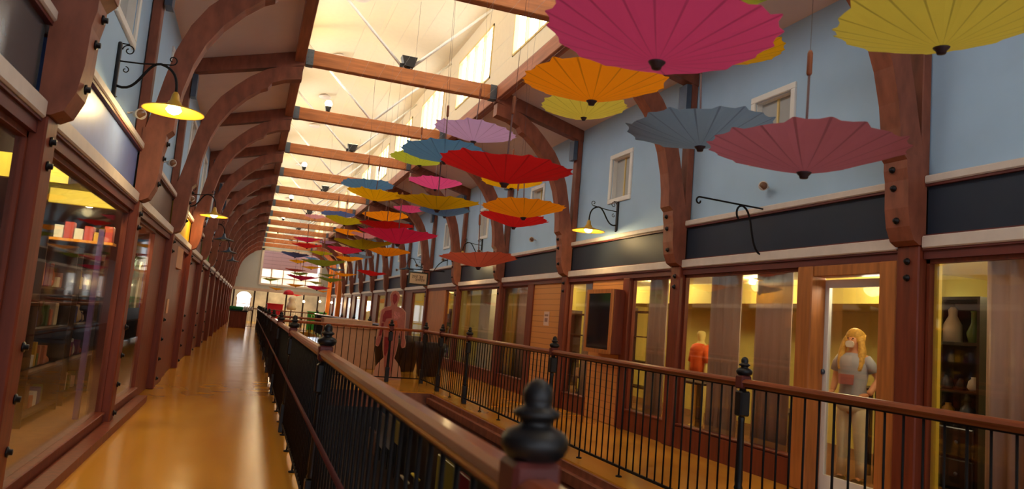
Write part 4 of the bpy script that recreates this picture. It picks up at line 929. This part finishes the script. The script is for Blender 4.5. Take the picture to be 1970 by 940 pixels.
# (px, py of canopy, width px, colour, label)
US = [(1812, 58, 402, 'yellow', 'big mustard yellow paper parasol at the top right corner'),
 (1266, 82, 447, 'magenta', 'largest magenta pink paper parasol at the top centre'),
 (1140, 170, 284, 'orange', 'bright orange paper parasol just below the big magenta one'),
 (1124, 212, 170, 'yellow', 'small yellow parasol peeking out below the bright orange one'),
 (1420, 100, 176, 'gold', 'golden parasol mostly hidden behind the big magenta one'),
 (1420, -12, 150, 'lime', 'lime green parasol cut off by the top edge of the picture'),
 (1348, 258, 284, 'slate', 'slate blue paper parasol left of the plum one'),
 (1548, 300, 373, 'plum', 'wide plum paper parasol in front of the first right post'),
 (912, 258, 163, 'lavender', 'lavender paper parasol under the second tie beam'),
 (856, 296, 172, 'blue', 'blue paper parasol above left of the large red one'),
 (808, 308, 118, 'lime', 'lime parasol peeking out under the blue one near the skylight'),
 (972, 330, 263, 'red', 'large red paper parasol in the middle of the picture'),
 (985, 352, 120, 'gold', 'thin gold parasol edge showing beneath the large red one'),
 (838, 355, 106, 'pink', 'bright pink parasol left of the large red one'),
 (706, 360, 104, 'blue', 'blue parasol beside the end of the fourth tie beam'),
 (722, 377, 112, 'gold', 'golden parasol under the blue one at the skylight edge'),
 (842, 389, 168, 'gold', 'wide golden parasol left of centre with a blue one below'),
 (856, 408, 100, 'blue', 'dull blue parasol tucked beneath the wide golden one'),
 (1008, 404, 166, 'orange', 'orange parasol in front of the third right post'),
 (989, 425, 137, 'red', 'red parasol beneath the orange one by the third right post'),
 (790, 404, 66, 'pink', 'small pink parasol left of the dull blue one'),
 (742, 417, 92, 'orange', 'orange parasol above the two crimson ones'),
 (650, 414, 68, 'indigo', 'indigo parasol in front of the far tie beams'),
 (606, 417, 40, 'rose', 'tiny rose parasol left of the indigo one'),
 (663, 426, 78, 'olive', 'olive parasol under the indigo one'),
 (744, 435, 108, 'red', 'red parasol directly above the long crimson one'),
 (766, 456, 154, 'crimson', 'long crimson parasol above the olive and orange pair'),
 (672, 447, 60, 'orange', 'small orange parasol above the olive yellow one'),
 (706, 453, 66, 'rose', 'rose parasol behind the long crimson one'),
 (699, 470, 113, 'olive', 'wide olive yellow parasol under the long crimson one'),
 (744, 485, 94, 'orange', 'orange parasol under the wide olive yellow one'),
 (921, 500, 158, 'salmon', 'salmon parasol hanging low before the dark sign board'),
 (592, 461, 54, 'crimson', 'small crimson parasol before the end wall top'),
 (630, 466, 34, 'mauve', 'tiny mauve parasol right of the small crimson one'),
 (591, 472, 60, 'red', 'small red parasol above the end wall opening'),
 (664, 482, 72, 'crimson', 'dark crimson parasol left of the orange one'),
 (618, 487, 44, 'olive', 'tiny olive parasol above the amber and green pair'),
 (568, 490, 56, 'indigo', 'small indigo parasol in front of the end opening'),
 (600, 497, 30, 'blue', 'tiny blue parasol right of the small indigo one'),
 (672, 498, 56, 'orange', 'small orange parasol in front of the far right posts'),
 (690, 494, 50, 'slate', 'small slate parasol behind the small orange one'),
 (622, 505, 84, 'green', 'dark olive green parasol before the end wall'),
 (573, 503, 36, 'amber', 'tiny amber parasol left of the dark olive green one'),
 (599, 514, 40, 'amber', 'second tiny amber parasol under the dark olive green one'),
 (646, 518, 36, 'slate', 'tiny slate parasol beside the orange pine post'),
 (662, 527, 52, 'orange', 'thin orange parasol crossing the orange pine post'),
 (714, 525, 62, 'red', 'lone red parasol before the far right blue wall'),
 (568, 519, 40, 'brick', 'tiny brick red parasol in front of the end opening'),
 (577, 526, 38, 'green', 'tiny green parasol above the crimson end one'),
 (580, 533, 64, 'crimson', 'crimson parasol across the end wall opening'),
 (632, 529, 34, 'green', 'tiny green parasol beside the end wall trim, upper one'),
 (636, 538, 50, 'green', 'tiny green parasol beside the end wall trim, lower one'),
 (520, 537, 36, 'green', 'tiny green parasol at the left edge of the end opening'),
 (516, 529, 30, 'brick', 'tiny brick parasol at the left edge of the end opening'),
 (569, 548, 38, 'orange', 'tiny orange parasol low before the end opening'),
 (608, 544, 26, 'green', 'tiny green parasol low before the end opening'),
 (610, 553, 52, 'crimson', 'lowest crimson parasol before the end wall'),
 (622, 560, 24, 'orange', 'tiny orange parasol under the lowest crimson one'),
 (571, 567, 24, 'red', 'tiny red parasol hanging below the end ledge'),
 (532, 555, 30, 'amber', 'tiny amber parasol at the lower left of the end opening')]
CABX = [1.2+.3*k for k in range(12)]
used_x = {}
MESHC = {}
for k, (px, py, wd, c, lab) in enumerate(US):
    d = ray(px, py); X1 = d.x/wd; X = min(CABX, key=lambda q: abs(q/X1-1.0)); D = X/X1
    P_ = d*(D/wd)+Vector((0, 0, EYE))
    t = thing('paper_parasol', (P_.x, P_.y, P_.z-.09*D), lab, 'parasol', 'paper parasols hung upside down')
    key = (c, k % 3)
    if key not in MESHC: MESHC[key] = canopy_mesh(c, 20, k+3)
    r3 = random.Random(k*13+1)
    body = inst('canopy', MESHC[key], t, (0, 0, 0), r3.uniform(0, 6.28), (D, D, D*r3.uniform(.95, 1.2)))
    inst('hub_cap', HUBD, t, scale=(D, D, D)); inst('shaft', SHAFT, t, scale=(D, D, D)); inst('handle', HAND, t, scale=(D, D, D))
    tl = Vector((r3.uniform(-.05, .05), r3.uniform(-.05, .05), 0)); t.rotation_euler = tl
    zt = 5.93-t.location.z; z0 = .65*D
    b = MB(); b.tube([(0, 0, z0), (-zt*tl.y*0, 0, zt)], .0014, 4); b.build('hanging_wire', shaft_mat, t)
    used_x.setdefault(round(X, 2), []).append((P_.y, zt*tl.y, -zt*tl.x))
for n_, X in enumerate(sorted(used_x)):
    b = MB(); b.tube([(X, YB+.5, 5.95), (X, YE-.1, 5.95)], .0012, 4)
    tag(b.build('suspension_cable', white_paint), 'thin steel cable under the tie beams holding parasols, %s from the left' % ['first', 'second', 'third', 'fourth', 'fifth', 'sixth', 'seventh', 'eighth', 'ninth', 'tenth', 'eleventh', 'twelfth'][n_], 'cable')

# ------------------------------------------------------------------ lights
def plight(x, y, z, e, col, size=.15, typ='POINT'):
    L = bpy.data.lights.new('lamp', typ); L.energy = e; L.color = col; L.shadow_soft_size = size
    o = bpy.data.objects.new('room_or_added_light', L); COL.objects.link(o); o.location = (x, y, z); return o
WARM = (1, .83, .45)
def downlight(x, y, z, e, lab, s=1):
    t = thing('downlight', (x, y, z), lab, 'light', 'shop ceiling downlights')
    b = MB(); b.lathe([(.05, -.02), (.06, -.02), (.06, .0)], n=12); b.build('rim', cream, t)
    b = MB(); b.lathe([(.01, -.03), (.045, -.024), (.045, -.018)], n=12); b.build('lamp_glass', bulb_soft, t)
    L = bpy.data.lights.new('shop_lamp', 'POINT'); L.energy = e; L.color = WARM; L.shadow_soft_size = .08
    o = bpy.data.objects.new('shop_lamp', L); COL.objects.link(o); o.parent = t; o.location = (0, 0, -.12)
N_ = ['first', 'second', 'third', 'fourth', 'fifth', 'sixth', 'seventh', 'eighth', 'ninth', 'tenth', 'eleventh', 'twelfth', 'thirteenth', 'fourteenth']
for k, (x, y) in enumerate(((7.3, 4.6), (7.4, 7.6), (7.6, 9.9), (7.3, 12.5), (7.3, 14.5), (7.2, 17.2), (7.2, 20.), (7.3, 24.), (7.3, 28.5), (7.3, 34.), (7.3, 40), (7.3, 47), (7.3, 54))):
    downlight(x, y, 2.61, 52, 'ceiling downlight in the right-hand shops, %s from the camera' % N_[k])
for k, (x, y) in enumerate(((-1.9, 7.), (-1.85, 9.3), (-2.9, 11.4), (-1.8, 11.6), (-2.9, 15.), (-1.75, 14.3))):
    downlight(x, y, 3.04, 75, 'ceiling downlight in the left shop, %s from the camera' % N_[k])
plight(2.5, E0+5, 2.2, 250, (1, .86, .6), .5); plight(5.2, 54, 2.0, 60, (1, .6, .2), .2); plight(5.3, 54, 4.6, 70, (1, .6, .2), .2)
plight(6.55, 6.5, 2.3, 14, (1, .9, .7), .1); plight(4.3, 21, -.9, 30, WARM, .2); plight(4.3, 13, -1.0, 14, WARM, .2)  # the first is added, with no fixture, to brighten the person behind the door
W_ = bpy.data.worlds.new('world'); SC.world = W_; W_.use_nodes = True
bg = W_.node_tree.nodes['Background']; bg.inputs[0].default_value = (.84, .90, 1, 1); bg.inputs[1].default_value = 1.35
SC.view_settings.view_transform = 'Standard'; SC.view_settings.look = 'None'; SC.view_settings.gamma = 1; SC.view_settings.use_curve_mapping = False
SC.view_settings.exposure = 0.3
SC.cycles.max_bounces = 10; SC.cycles.diffuse_bounces = 6; SC.cycles.sample_clamp_indirect = 4
